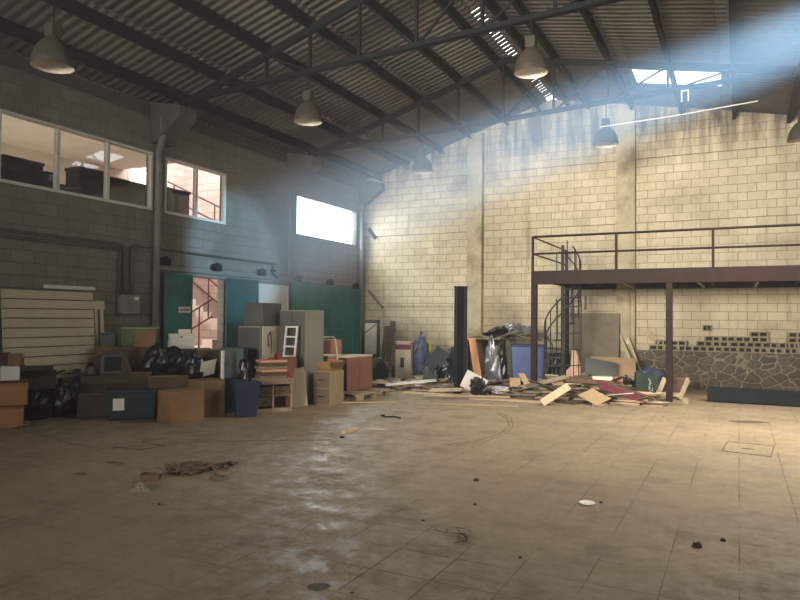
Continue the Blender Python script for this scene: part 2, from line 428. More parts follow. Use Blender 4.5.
# concrete columns and bond beams of the back wall; brackets and ledge of the left wall
n_trim = [0]
def trim(mb, mat, label, bevel=.01):
    n_trim[0] += 1
    return struct(mb.build('trim_%d' % n_trim[0], mat, bevel=bevel), label)
for x0, x1 in ((-6.80, -6.36), (-2.75, -2.31)):
    trim(MB().b2(x0, x1, WB-.22, WB, 0, rz((x0+x1)/2)-.12), CONC, 'concrete column of the back wall', .015)
for z in (5.675, 4.053, 1.95):
    xs = [WL+.02, -6.80, -6.36, -2.75, -2.31, WR]
    for i in (0, 2, 4):
        trim(MB().b2(xs[i], xs[i+1], WB-.03, WB, z, z+.2), BACK, 'bond beam course across the back wall', .006)
for i, y in enumerate((9.65, 14.1, 17.62)):
    wd = .46 if i < 2 else .2
    prof = [(0, 5.78), (.78, 5.62), (.78, 5.42), (.16, 4.98), (0, 4.98)]
    M4 = Matrix(((1, 0, 0, WL), (0, 0, 1, y-wd/2), (0, 1, 0, 0), (0, 0, 0, 1)))
    trim(MB().prism(prof, M4, wd), CONC_D, 'concrete roof bracket of the left wall', .01)
trim(MB().b2(WL, WL+.035, WF, WB, 5.5, 5.72), CONC_D, 'ring beam at the top of the left wall')
trim(MB().b2(WL, WL+.05, 9.7, 17.7, 2.50, 2.60), GALV, 'sliding door rail ledge')
# rubble stone plinth under the mezzanine
STX = onY(634, 380, 17.45).x
vs = []
mb = MB(); nx, nz = 60, 10; ST = .86
for j in range(nz+1):
    for i in range(nx+1):
        x = STX+(WR-STX)*i/nx; z = ST*j/nz
        q = noise.noise(Vector((x*3.1, 0, z*3.7)))*.035+noise.noise(Vector((x*9, 4, z*9)))*.012
        vs.append((x, 17.45-q+.05*(z/ST), z+(.03*noise.noise(Vector((x*2, 9, 0))) if j == nz else 0)))
fs = [(j*(nx+1)+i, j*(nx+1)+i+1, (j+1)*(nx+1)+i+1, (j+1)*(nx+1)+i) for j in range(nz) for i in range(nx)]
mb.add(vs, fs)
mb.b2(STX, WR, 17.53, WB, 0, ST-.02)
k = len(mb.v); top = nz*(nx+1)
mb.add([vs[0], vs[top], (STX, 17.6, ST-.02), (STX, 17.6, 0)], [(0, 1, 2, 3)])
for i in range(nx): mb.add([vs[top+i], vs[top+i+1], (vs[top+i+1][0], 17.6, ST-.02), (vs[top+i][0], 17.6, ST-.02)], [(0, 1, 2, 3)])
trim(mb, stone_mat(), 'rubble stone plinth below the mezzanine', 0)

# windows in the left wall
def window(nm, a, mulls, label, frame=WHITE, t=.05):
    y0, y1, z0, z1 = a; x0, x1 = WL-.08, WL+.012
    mb = MB()
    mb.b2(x0, x1, y0, y0+t, z0, z1).b2(x0, x1, y1-t, y1, z0, z1).b2(x0, x1, y0+t, y1-t, z0, z0+t).b2(x0, x1, y0+t, y1-t, z1-t, z1)
    root = bpy.data.objects.new(nm, None); COL.objects.link(root); struct(root, label)
    mb.build('window_frame', frame, root)
    for q in mulls: MB().b2(x0, x1-.004, q-.03, q+.03, z0+t, z1-t).build('mullion', frame, root)
    es = [y0+t]+list(mulls)+[y1-t]
    for i in range(len(es)-1):
        e0 = es[i]+(.03 if i else 0); e1 = es[i+1]-(.03 if i < len(es)-2 else 0)
        MB().b2(WL-.045, WL-.039, e0, e1, z0+t, z1-t).build('pane', GLASS, root)
    return root
window('window_1', W1, [6.45, 7.47, 8.48], 'long white framed window into the office, left of the drainpipe')
window('window_2', W2, [10.72], 'two pane white framed window right of the drainpipe')
window('window_3', W3, [], 'blown out white window high by the back corner', CONC_D, .03)

# rooms behind the left wall
struct(MB().b2(-14.4, WL-.18, 4.0, 10.95, 2.7, 2.85).build('floor_office', CREAM))
struct(MB().b2(-15, WL-.18, 4.0, 12.0, 5.3, 5.4).build('ceiling_office', CREAM))
struct(MB().b2(-14.4, -14.2, 4.0, 11.0, 2.85, 5.3).build('wall_office', CREAM))
struct(MB().b2(-15, WL-.18, 3.9, 4.0, 2.85, 5.2).build('wall_office_side', CREAM))
struct(MB().b2(-14.2, -14.0, 11.0, 14.35, 0, 7).build('wall_stairwell', PINK), 'pink painted block wall of the stairwell')
PINK0 = block_wall('pink_block_end', 0, (224, 198, 186), (216, 190, 178), (192, 158, 146), (200, 168, 154), .3)
struct(MB().b2(-14.0, WL-.18, 14.15, 14.35, 0, 7).build('wall_stairwell_end', PINK0))
struct(MB().b2(-14.2, -14.0, 9.8, 11.0, 0, 2.85).build('wall_stairwell_low', PINK))
struct(MB().b2(-14.0, WL-.18, 9.8, 9.9, 0, 2.7).build('wall_stairwell_side', PINK))

# haze in the hall
hz, hnt, hb = base_mat('dusty_air'); hnt.nodes.remove(hb)
vsn = N(hnt, 'ShaderNodeVolumeScatter'); vsn.inputs['Density'].default_value = .0022; vsn.inputs['Color'].default_value = (.95, .97, 1, 1)
hnt.links.new(vsn.outputs[0], hnt.nodes['Material Output'].inputs['Volume'])
o = MB().b2(WL+.005, WR+.1, WF+.1, WB+.1, -.05, 7.9).build('dusty_haze', hz)
tag(o, 'thin dusty haze filling the hall and catching the light', 'haze', kind='stuff')

# cone of denser dust, added along the spot's axis so its beam shows
pm_, pnt, pb_ = base_mat('beam_dust_cone'); pnt.nodes.remove(pb_)
vs2 = N(pnt, 'ShaderNodeVolumeScatter'); PLEN, PR0, PK = (SH1-SH0).length-.9, .28, .135; vs2.inputs['Color'].default_value = (.95, .97, 1, 1)
pnt.links.new(vs2.outputs[0], pnt.nodes['Material Output'].inputs['Volume'])
def mth(op, a, b=None):
    n = N(pnt, 'ShaderNodeMath', operation=op)
    for i, v in enumerate((a, b)):
        if v is None: continue
        if hasattr(v, 'links'): pnt.links.new(v, n.inputs[i])
        else: n.inputs[i].default_value = v
    return n.outputs[0]
spx = N(pnt, 'ShaderNodeSeparateXYZ'); pnt.links.new(N(pnt, 'ShaderNodeTexCoord').outputs['Object'], spx.inputs[0])
rr_ = mth('SQRT', mth('ADD', mth('POWER', spx.outputs[0], 2.), mth('POWER', spx.outputs[1], 2.)))
rat = mth('DIVIDE', rr_, mth('MULTIPLY_ADD', spx.outputs[2], PK)); rat.node.inputs[1].default_value = 1
mad = rat.node.inputs[1]; q_ = N(pnt, 'ShaderNodeMath', operation='MULTIPLY_ADD'); q_.inputs[1].default_value = PK; q_.inputs[2].default_value = PR0
pnt.links.new(spx.outputs[2], q_.inputs[0]); pnt.links.new(q_.outputs[0], mad)
mrp = N(pnt, 'ShaderNodeMapRange', interpolation_type='SMOOTHSTEP'); pnt.links.new(rat, mrp.inputs[0])
mrp.inputs[1].default_value = .15; mrp.inputs[2].default_value = 1.; mrp.inputs[3].default_value = .11; mrp.inputs[4].default_value = 0
pnt.links.new(mrp.outputs[0], vs2.inputs['Density'])
dd = (SH1-SH0).normalized()
o = MB().tube([(0, 0, 0), (0, 0, PLEN)], [PR0, PR0+PK*PLEN], 24).build('beam_dust_cone', pm_)
o.matrix_world = Matrix.Translation(SH0+dd*.1) @ dd.to_track_quat('Z', 'Y').to_matrix().to_4x4()
tag(o, 'added cone of dust carrying the blue beam from the upper right across the hall', 'dust', kind='stuff')

# ------------------------------------------------------------------ roof steel
def truss(Y, label):
    t = thing('roof_truss', label, 'roof truss', (0, Y, 0))
    zb = lambda x: 5.76+.043*(x+9.7)
    zt = lambda x: rz(x)-.27
    MB().bar((-9.75, 0, zt(-9.75)), (RX, 0, zt(RX)), .09, .13).build('top_chord', STEEL, t)
    MB().bar((RX, 0, zt(RX)), (WR, 0, zt(WR)), .09, .13).build('top_chord', STEEL, t)
    mb = MB()
    for s_ in (-1, 1): mb.bar((-9.75, s_*.035, zb(-9.75)), (WR, s_*.035, zb(WR)), .05, .075)
    mb.build('bottom_chord', STEEL, t)
    xs = [-9.4, -8.7, -7.62, -6.68, -5.68, -4.62, -3.5, -2.38, -1.23, -.06, 1.05, 2.2]
    for x in xs: MB().bar((x, 0, zb(x)), (x, 0, zt(x)), .05, .05).build('web_post', STEEL, t)
    for i in range(len(xs)-1):
        a, b = xs[i], xs[i+1]
        p, q = ((a, zt(a)), (b, zb(b))) if b <= RX+.1 else ((a, zb(a)), (b, zt(b)))
        MB().bar((p[0], .02, p[1]), (q[0], .02, q[1]), .035, .035).build('web_diagonal', STEEL, t)
truss(9.65, 'nearer dark steel roof truss landing above the thick drainpipe')
truss(14.1, 'farther dark steel roof truss landing left of the blown out window')
pl = ['lowest purlin above the left wall', 'second purlin up from the left wall', 'third purlin up from the left wall', 'fourth purlin up from the left wall',
      'fifth purlin up from the left wall', 'purlin just left of the bright ridge gap', 'purlin just right of the bright ridge gap', 'second purlin down from the ridge on the right slope',
      'purlin just left of the roof light', 'purlin crossing the middle of the roof light', 'purlin just right of the roof light', 'second purlin right of the roof light']
for x, lb in zip(PURL_L+PURL_R, pl):
    z = rz(x)-.05
    mb = MB(); wd = .075
    mb.b2(x-wd/2, x+wd/2, 2.2, WB, z-.025, z-.01).b2(x-wd/2, x+wd/2, 2.2, WB, z-.2, z-.185).b2(x-wd/2, x-wd/2+.014, 2.2, WB, z-.185, z-.025)
    tag(mb.build('purlin', STEEL), 'dark steel '+lb, 'purlin', 'purlins under the roof sheets')

# bell lamps
def lamp(pos, top, label):
    t = thing('pendant_lamp', label, 'lamp', pos, 0, 'bell shaped hall lamps')
    out = [(.245, 0), (.252, .012), (.244, .08), (.222, .17), (.18, .255), (.12, .325), (.08, .355), (.075, .37)]
    inn = [(.07, .35), (.112, .318), (.172, .25), (.214, .168), (.236, .08), (.245, 0)]
    MB().lathe(out, n=28).build('lamp_shade', SHADE, t, smooth=True)
    MB().lathe(inn, n=28).build('reflector', SHADEIN, t, smooth=True)
    MB().lathe([(0, .1), (.035, .11), (.055, .16), (.045, .22), (.03, .26), (.03, .34)], n=14).build('bulb', SHADEIN, t, smooth=True)
    MB().box((0, 0, .455), (.15, .15, .17)).build('ballast_housing', SHADE, t, bevel=.012)
    MB().tube([(0, 0, .53), (0, 0, top-pos[2])], .011).build('hanger_rod', STEEL, t)
def lp(px, py, Y): return onY(px, py, Y)
P1 = onY(56, 66, 5.43); lamp((-7.62, 5.43, P1.z), rz(-7.62)-.2, 'nearest bell lamp at the top left corner, above the long window')
for px, py, Y, lb in ((308, 122, 9.65, 'bell lamp under the nearer truss against the left roof slope'), (531, 73, 9.65, 'bell lamp with the glowing mouth below the ridge gap'),
                      (422, 172, 14.1, 'small hazy bell lamp in front of the back wall'), (606, 145, 14.1, 'bell lamp lit by the haze beam left of the second column'),
                      (803, 141, 14.1, 'dark bell lamp cut by the right edge')):
    p = lp(px, py, Y); lamp(p, 5.74+.043*(p.x+9.7), lb)
a, b = onY(600, 127, 14.0), onY(758, 101, 14.0)
tag(MB().tube([a, a.lerp(b, .5)-Vector((0, 0, .02)), b], .012).build('electric_cable', WHITE), 'pale cable stretched right of the hazy lamp', 'cable')
q = onY(685, 97, 14.1); zb_ = 5.76+.043*(q.x+9.7)
mb = MB()
for dx in (-.06, .06): mb.b2(q.x+dx-.012, q.x+dx+.012, 14.085, 14.115, zb_-.26, zb_-.03)
mb.b2(q.x-.07, q.x+.07, 14.085, 14.115, zb_-.055, zb_-.03)
tag(mb.build('cable_hook', WHITE), 'small pale hook below the truss under the roof light', 'hook')

# ------------------------------------------------------------------ pipes and boxes on the left wall
X1 = WL+.09
def pipe(name, pts, r, mat, label, cat='pipe', group=None):
    return tag(MB().tube(pts, r, 10).build(name, mat, smooth=True), label, cat, group)
yp = 9.58
t = thing('drainpipe', 'thick grey drainpipe with a swan neck between the two windows', 'pipe', (0, 0, 0))
MB().tube([(WL+.3, yp-.1, 5.6), (WL+.3, yp-.1, 5.2), (WL+.27, yp-.09, 5.05), (WL+.13, yp, 4.93), (X1, yp, 4.8), (X1, yp, 0)], .065, 12).build('pipe_run', GALV, t, smooth=True)
for z in (4.6, 3.0, 1.4): MB().lathe([(.07, -.03), (.078, -.03), (.078, .03), (.07, .03)], (X1, yp, z), 12).build('pipe_collar', GALV, t)
yq = 14.0
pipe('wall_conduit', [(WL+.04, yq, 4.95), (WL+.04, yq, 2.7)], .03, GALV, 'thin vertical conduit left of the blown out window', 'conduit')
pipe('corner_drainpipe', [(WL+.1, 17.55, 5.0), (WL+.1, 17.55, 0)], .065, GALV, 'pale drainpipe in the back corner of the hall')
zc = 2.926
for i, (dz, dy) in enumerate(((-.02, 8.83), (-.11, 8.74))):
    pipe('conduit', [(WL+.045, 4.5, zc+dz), (WL+.045, dy-.06, zc+dz), (WL+.045, dy, zc+dz-.06), (WL+.05, dy, 1.95)], .03, COND,
         ('upper' if i == 0 else 'lower')+' of the twin conduits running left from the meter box', 'conduit')
za = onX(126, 244.5).z
pipe('conduit', [(WL+.045, 9.02, 1.98), (WL+.045, 9.02, za-.05), (WL+.045, 9.06, za), (WL+.045, 9.42, za-.01), (WL+.045, 13.4, za-.03)], .026, COND, 'conduit rising from the meter box and running over the green doors', 'conduit')
t = thing('meter_box', 'grey electric meter box on the wall above the junk', 'meter box', (WL, 8.92, 1.62))
MB().b2(.0, .16, -.2, .2, 0, .36).build('case', M('grey_enamel', (122, 122, 112), .5, .15, 5), t, bevel=.015)
MB().b2(.155, .175, -.13, .03, .06, .3).build('cover', GALV, t, bevel=.01)
MB().b2(.16, .168, .06, .17, .26, .32).build('label_plate', WHITE, t)

# ------------------------------------------------------------------ green sliding doors
def leaf(nm, y0, y1, z0, z1, mat, cols, rows, label, x=WL+.06):
    root = bpy.data.objects.new(nm, None); COL.objects.link(root); struct(root, label)
    MB().b2(x, x+.03, y0, y1, z0, z1).build('panel', mat, root)
    mb = MB(); e = .05
    for i in range(cols+1):
        y = y0+e/2+(y1-y0-e)*i/cols; mb.b2(x+.02, x+.05, y-e/2, y+e/2, z0, z1)
    for j in range(rows+1):
        z = z0+e/2+(z1-z0-e)*j/rows; mb.b2(x+.02, x+.048, y0, y1, z-e/2, z+e/2)
    mb.build('door_frame', mat, root, bevel=.004)
    return root
d1 = leaf('door_1', 9.78, 10.55, .05, 2.45, GREEN, 1, 2, 'green sliding leaf with the small sign left of the stair opening')
leaf('door_2', 11.56, 12.66, .05, 2.45, GREEND, 1, 2, 'dark green sliding leaf right of the stair opening', WL+.1)
leaf('door_3', 12.68, 13.9, .05, 2.38, M('pale_board', (190, 182, 164), .7, .08, 2), 1, 1, 'pale boarded leaf above the stacked cabinets')
leaf('door_4', 14.0, 15.9, .05, 2.45, GREEN, 3, 2, 'green sliding leaf behind the tall cabinet', WL+.1)
leaf('door_5', 15.92, 17.6, .05, 2.45, GREEN, 3, 2, 'green sliding leaf nearest the back corner', WL+.1)
sg = thing('door_sign', 'small white sign on the green door leaf', 'sign', (WL+.113, 10.32, 1.72))
MB().b2(0, .006, -.16, .16, -.06, .06).build('plate', WHITE, sg)
mb = MB()
for i in range(7): mb.b2(.006, .008, -.125+i*.036, -.125+i*.036+.02+.008*(i % 2), -.025, .02)
mb.build('lettering', BLACK, sg)
for i, (px, py) in enumerate(((165, 262), (217, 268), (262, 273), (298, 279), (330, 283), (356, 287))):
    p = onX(px, py, WL+.1)
    h = thing('door_hanger', ['leftmost door hanger beside the drainpipe', 'second door hanger, above the stair opening', 'third door hanger, above the pale leaf', 'fourth door hanger, at the seam beside the pale leaf', 'fifth door hanger, over the middle of the right hand green doors', 'last door hanger, nearest the back corner'][i], 'door hanger', (WL+.05, p.y, p.z), 0, 'hangers along the door rail')
    MB().b2(0, .1, -.12, .12, -.06, .08).build('bracket', STEEL, h, bevel=.01)
    MB().lathe([(0, 0), (.05, 0), (.05, .03), (0, .03)], (.07, 0, .08), 12).build('wheel', STEEL, h)
mb = thing('pipe_valve', 'small dark valve hanging on the wall below the conduit end', 'valve', (WL, 13.3, 2.66))
MB().tube([(.05, 0, .2), (.05, 0, -.02), (.05, .2, -.1)], .025).build('valve_body', STEEL, mb)
MB().b2(.02, .1, -.06, .06, .03, .1).build('valve_handle', STEEL, mb)

# stairs behind the opening, climbing along the end wall of the stairwell
PST = M('pale_stair', (224, 206, 192), .8, .1, 3)
def flight(label, a, b, yb, n, wd=.9):
    t = thing('concrete_stairs', label, 'stairs', (0, 0, 0)); mb = MB()
    for i in range(n):
        x0 = a[0]+(b[0]-a[0])*i/n; x1 = a[0]+(b[0]-a[0])*(i+1)/n; z = a[1]+(b[1]-a[1])*(i+.5)/n
        mb.b2(min(x0, x1), max(x0, x1), yb-wd, yb, max(0, z-.3), z)
    mb.build('steps', PST, t)
    for k, dz in enumerate((.9, .48)):
        MB().tube([(a[0], yb-wd-.03, a[1]+dz), (b[0], yb-wd-.03, b[1]+dz)], .022, 8).build('handrail', REDRL, t, smooth=True)
    for i in range(4):
        k = (i+.3)/4; x = a[0]+(b[0]-a[0])*k; z = a[1]+(b[1]-a[1])*k
        MB().tube([(x, yb-wd-.03, z-.1), (x, yb-wd-.03, z+.9)], .018, 8).build('baluster', REDRL, t)
flight('upper pale stair flight with red railing seen through the green doorway', (-13.8, 2.62), (-11.2, .95), 14.15, 10, .8)
flight('lower pale stair flight rising to the right behind the opening', (-13.7, .0), (-11.4, 1.1), 13.1, 7, .6)
flight('high stair flight with red railing behind the two pane window', (-13.9, 4.35), (-11.0, 3.05), 14.15, 9, .7)

# goods behind the office window
for i, (pa_, pb2, py, lb) in enumerate(((3, 44, 154, 'dark stacked goods at the left end of the office window'), (46, 56, 171, 'low dark box beside the stacked goods in the first office pane'),
        (61, 72, 184, 'small low crate in the middle office pane'), (80, 105, 166, 'dark mesh bundle inside the middle office pane'), (108, 151, 176, 'long dark cabinet inside the last office pane'), (163, 190, 186, 'dark goods behind the left pane of the second window'))):
    xx = WL-.5; p, q = onX(pa_, py, xx), onX(pb2, py+3, xx); h = p.z
    sh_ = thing('stored_goods', lb, 'box', (0, 0, 0))
    MB().b2(xx-.4, xx, p.y, q.y, 2.85, h-.06).build('body', DARKIN, sh_, bevel=.02)
    MB().b2(xx-.42, xx+.02, p.y-.01, q.y+.01, h-.06, h).build('lid', BLACK, sh_, bevel=.01)
o = thing('lit_window', 'bright window reflected light at the right end of the office', 'window', (-13.98, onX(146, 179, -14).y, onX(146, 179, -14).z-.3))
MB().b2(0, .02, -.55, .55, 0, .5).build('bright_pane', emit('daylit_glass', (1, .97, .9, 1), 3), o)

# ------------------------------------------------------------------ mezzanine
YM, XM = 14.157, -3.99
DZ = 2.63
mz = thing('mezzanine', 'red oxide steel mezzanine platform along the back wall', 'mezzanine', (0, 0, 0))
MB().b2(XM, WR, YM, YM+.07, DZ-.29, DZ).build('front_beam', REDST, mz, bevel=.008)
MB().b2(XM, XM+.07, YM+.07, WB-.06, DZ-.2, DZ).build('side_beam', REDST, mz, bevel=.008)
MB().b2(-3.04, WR, YM+.07, WB-.06, DZ-.05, DZ-.01).b2(XM+.07, -3.04, 15.42, WB-.06, DZ-.05, DZ-.01).b2(XM+.07, -3.04, YM+.07, 14.5, DZ-.05, DZ-.01).build('deck', M('dark_deck', (58, 46, 42), .8, .25, 3), mz)
MB().b2(XM+.07, WR, WB-.14, WB-.06, DZ-.25, DZ-.05).build('back_beam', REDST, mz)
k = XM+.98
while k < WR-.2:
    MB().b2(k-.03, k+.03, YM+.07, WB-.14, DZ-.2, DZ-.05).build('joist', REDST, mz); k += .83
for px0, px1 in ((622, 633), (697, 704), (759, 755)):
    a = onY(px0, 275, YM+.35); b = onY(px1, 287, WB-.6)
    MB().bar((a.x, a.y, DZ-.235), (b.x, b.y, DZ-.235), .05, .05).build('cross_brace', M('bare_steel', (150, 140, 120), .5, .15, 4), mz)
for x in (XM+.06, -1.22, 1.55):
    MB().b2(x-.06, x+.06, YM+.0, YM+.12, 0, DZ-.29).build('post', REDST, mz, bevel=.006)
MB().b2(XM+.02, XM+.12, 17.2, 17.3, 0, DZ-.2).build('post', REDST, mz, bevel=.006)
for z in (3.366, 3.002):
    MB().tube([(XM+.03, YM+.03, z), (WR, YM+.03, z)], .022, 8).build('rail', REDST, mz, smooth=True)
    MB().tube([(XM+.03, YM+.03, z), (XM+.03, 17.45, z)], .02, 8).build('rail', REDRL, mz, smooth=True)
for x in (XM+.03, onY(616, 250, YM).x, onY(713, 250, YM).x, onY(713, 250, YM).x*2-onY(616, 250, YM).x):
    MB().b2(x-.024, x+.024, YM+.006, YM+.054, DZ, 3.37).build('rail_post', REDST, mz)
for y in (17.28, 17.46): MB().b2(XM+.008, XM+.052, y-.022, y+.022, DZ, 3.37).build('rail_post', REDRL, mz)

# spiral stair at the left end
sc_ = thing('spiral_staircase', 'small dark spiral staircase below the left end of the mezzanine', 'stairs', (-3.5, 14.97, 0))
GRST = M('green_black_steel', (36, 44, 40), .55, .25, 6)
MB().tube([(0, 0, 0), (0, 0, 3.25)], .035, 10).build('centre_pole', GRST, sc_)
nst = 13; a0 = R(-110); da = R(26)
for i in range(nst):
    a = a0-da*i; z = .19*(i+1); r = .39
    p = [Vector((0, 0, z)), Vector((r*math.cos(a-.2), r*math.sin(a-.2), z)), Vector((r*math.cos(a+.26), r*math.sin(a+.26), z))]
    MB().add(p+[v-Vector((0, 0, .03)) for v in p], [(0, 1, 2), (5, 4, 3), (0, 3, 4, 1), (1, 4, 5, 2), (2, 5, 3, 0)]).build('tread', GRST, sc_)
    e = Vector((r*math.cos(a), r*math.sin(a), z))
    MB().tube([e, e+Vector((0, 0, .85))], .012, 6).build('baluster', GRST, sc_)
for off, nm in ((.85, 'handrail'), (.5, 'mid_rail')):
    pts = []
    for i in range(nst*3):
        a = a0-da*i/3; z = .19*(i/3+1)+off
        if z > 3.2: break
        pts.append((.39*math.cos(a), .39*math.sin(a), z))
    MB().tube(pts, .016, 6).build(nm, GRST, sc_, smooth=True)
for z in (.25, .6, .95, 1.3, 1.65, 2.0):
    pts = [(.4*math.cos(R(q)), .4*math.sin(R(q)), z) for q in range(-100, 21, 20)]
    MB().tube(pts, .01, 6).build('guard_ring', GRST, sc_)
for q in (-95, -70, -40, -15, 15):
    MB().tube([(.4*math.cos(R(q)), .4*math.sin(R(q)), 0), (.4*math.cos(R(q)), .4*math.sin(R(q)), 2.05)], .01, 6).build('guard_bar', GRST, sc_)
# low guard above the deck at the stair head
gd = thing('stair_guard', 'short dark guard frame on the deck at the stair head', 'guard rail', (-3.75, 15.46, DZ-.01))
for x, y in ((0, 0), (.22, 0), (.44, .0)): MB().b2(x-.012, x+.012, y-.012, y+.012, 0, .52).build('guard_post', GRST, gd)
MB().tube([(-.01, 0, .52), (.62, 0, .52)], .014, 6).build('guard_rail', GRST, gd)

# black lift posts
def lift_post(L, label, loc, rot):
    t = thing('lift_post', label, 'steel post', loc, rot)
    mb = MB().b2(-.14, .14, .1, .13, 0, L).b2(-.14, -.11, -.13, .1, 0, L).b2(.11, .14, -.13, .1, 0, L)
    mb.b2(-.11, -.06, -.13, -.1, 0, L).b2(.06, .11, -.13, -.1, 0, L)
    mb.build('column_channel', BLKST, t, bevel=.006)
    MB().b2(-.055, .055, -.06, .1, .02, L-.02).build('carriage_rail', STEEL, t)
    MB().b2(-.15, .15, -.14, .14, L, L+.02).build('cap_plate', BLKST, t)
    return t
BLKST = M('black_painted_steel', (22, 25, 31), .6, .2, 3, dirt=(30, 34, 41), spec=.15)
p = G(461, 393)
lift_post(2.27, 'upright black steel lift post standing free on the floor', (p.x-.06, p.y+.1, 0), R(22))
q0 = G(706, 402); 
b_ = lift_post(3.2, 'black steel lift post lying on the floor before the stone plinth', (q0.x+.02, q0.y+.17, .15), (R(90), 0, R(90)))

# ------------------------------------------------------------------ hollow blocks on the plinth
def hollow_block():
    mb = MB(); L, H, D, t = .385, .12, .19, .022
    mb.b2(-L/2, L/2, -D/2, D/2, 0, t).b2(-L/2, L/2, -D/2, D/2, H-t*.9, H)
    for x in (-L/2+.02, 0, L/2-.02): mb.b2(x-.02, x+.02, -D/2, D/2, t, H-t*.9)
    mb.b2(-L/2+.04, L/2-.04, D/2-.03, D/2, t, H-t*.9)
    o = mb.build('hollow_block', BLOCK); o.data.materials.append(M('block_cavity_shade', (52, 44, 34), .95, .2, 9))  # dark colour on the cavity backs paints the shade inside the holes
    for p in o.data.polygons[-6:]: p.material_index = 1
    return o
rows = [[(z, 0) for z in (45, 115)]+[(185, 0)]+list((258+76*i, 0) for i in range(8)),
        [(75, 1), (150, 1), (285, 1), (360, 1), (452, 1), (530, 1), (612, 1), (690, 1), (752, 1)],
        [(325, 2), (397, 2), (475, 2), (556, 2), (745, 2)],
        [(555, 3), (748, 3)]]
hb_first = None; cnt = [0]; ROWZ = .865
YB = 17.62
names4 = ['bottom course of loose blocks on the stone plinth', 'second course of loose blocks on the stone plinth', 'third course of loose blocks on the stone plinth']
rowlab = {}
for k, row in enumerate(rows):
    for j, (zx, _) in enumerate(row):
        px = 640+zx/5+8.0; x = onY(px, 340, YB-.09).x
        lab = None
        if k == 3: lab = 'topmost hollow block over the third course, '+('left' if j == 0 else 'right')+' of the two'
        elif k == 2: lab = ['leftmost', 'second', 'third', 'fourth', 'rightmost'][j]+' hollow block of the third course'
        else:
            o9 = ['first', 'second', 'third', 'fourth', 'fifth', 'sixth', 'seventh', 'eighth', 'ninth', 'tenth', 'eleventh', 'twelfth'][j]
            lab = o9+' hollow block from the left in the '+['lowest', 'second lowest'][k]+' course above the stone plinth'
        loc = (x, YB+rnd.uniform(-.015, .01), ROWZ+.123*k); rot = R(rnd.uniform(-2, 2))
        if hb_first is None:
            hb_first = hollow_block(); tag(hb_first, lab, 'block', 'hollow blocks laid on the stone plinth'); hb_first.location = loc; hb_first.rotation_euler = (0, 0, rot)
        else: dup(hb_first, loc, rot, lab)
p = onY(707, 331, 17.6)
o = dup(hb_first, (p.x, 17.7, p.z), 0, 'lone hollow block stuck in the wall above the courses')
o.scale = (.5, .9, 1.2)
p = onY(652, 334, 17.6)
tag(MB().box((0, 0, 0), (.42, .03, .16), Matrix.Rotation(R(38), 3, 'Y')).build('board_scrap', WOODP, loc=(p.x, 17.7, 1.18)), 'pale board scrap tilted on the blocks right of the second column', 'board')

# ------------------------------------------------------------------ generic junk builders
def loc_corner(c, rot, w, d, sx, sy):
    """base centre of a w x d box whose (sx, sy) bottom corner is at c"""
    v = Matrix.Rotation(rot, 3, 'Z') @ Vector((sx*w/2, sy*d/2, 0)); return Vector((c[0]-v.x, c[1]-v.y, c[2] if len(c) > 2 else 0))
def carton(label, loc, rot, w, d, h, mat=CARD, flaps=None, tape=True, name='cardboard_box', cat='box', label_plate=False, group=None):
    t = thing(name, label, cat, loc, rot, group)
    if flaps:
        th = .012; mb = MB().b2(-w/2, w/2, -d/2, d/2, 0, th)
        mb.b2(-w/2, w/2, -d/2, -d/2+th, th, h).b2(-w/2, w/2, d/2-th, d/2, th, h).b2(-w/2, -w/2+th, -d/2+th, d/2-th, th, h).b2(w/2-th, w/2, -d/2+th, d/2-th, th, h)
        mb.build('body', mat, t)
        for k, ang in flaps:
            L = min(w, d)*.45
            hor = w if k in 'fb' else d
            ux = {'f': (0, -1), 'b': (0, 1), 'l': (-1, 0), 'r': (1, 0)}[k]
            e = Vector((ux[0]*w/2, ux[1]*d/2, h)); di = Vector((ux[0]*math.cos(R(ang)), ux[1]*math.cos(R(ang)), math.sin(R(ang))))
            al = Vector((-ux[1], ux[0], 0))
            q = e+di*L; nr = al.cross(di)*.008
            c = [e-al*hor/2, e+al*hor/2, q+al*hor/2*.95, q-al*hor/2*.95]
            MB().add(c+[v+nr for v in c], [(0, 1, 2, 3), (7, 6, 5, 4), (0, 4, 5, 1), (1, 5, 6, 2), (2, 6, 7, 3), (3, 7, 4, 0)]).build('flap', mat, t)
    else:
        MB().b2(-w/2, w/2, -d/2, d/2, 0, h).build('body', mat, t, bevel=.008)
        if tape: MB().b2(-w/2-.002, w/2+.002, -.03, .03, h-.06, h+.002).build('tape', M('packing_tape', (176, 146, 100), .4, .1, 4), t)
    if label_plate: MB().b2(-w*.3, -w*.06, -d/2-.004, -d/2, h*.3, h*.8).build('label_plate', PAPER, t)
    return t
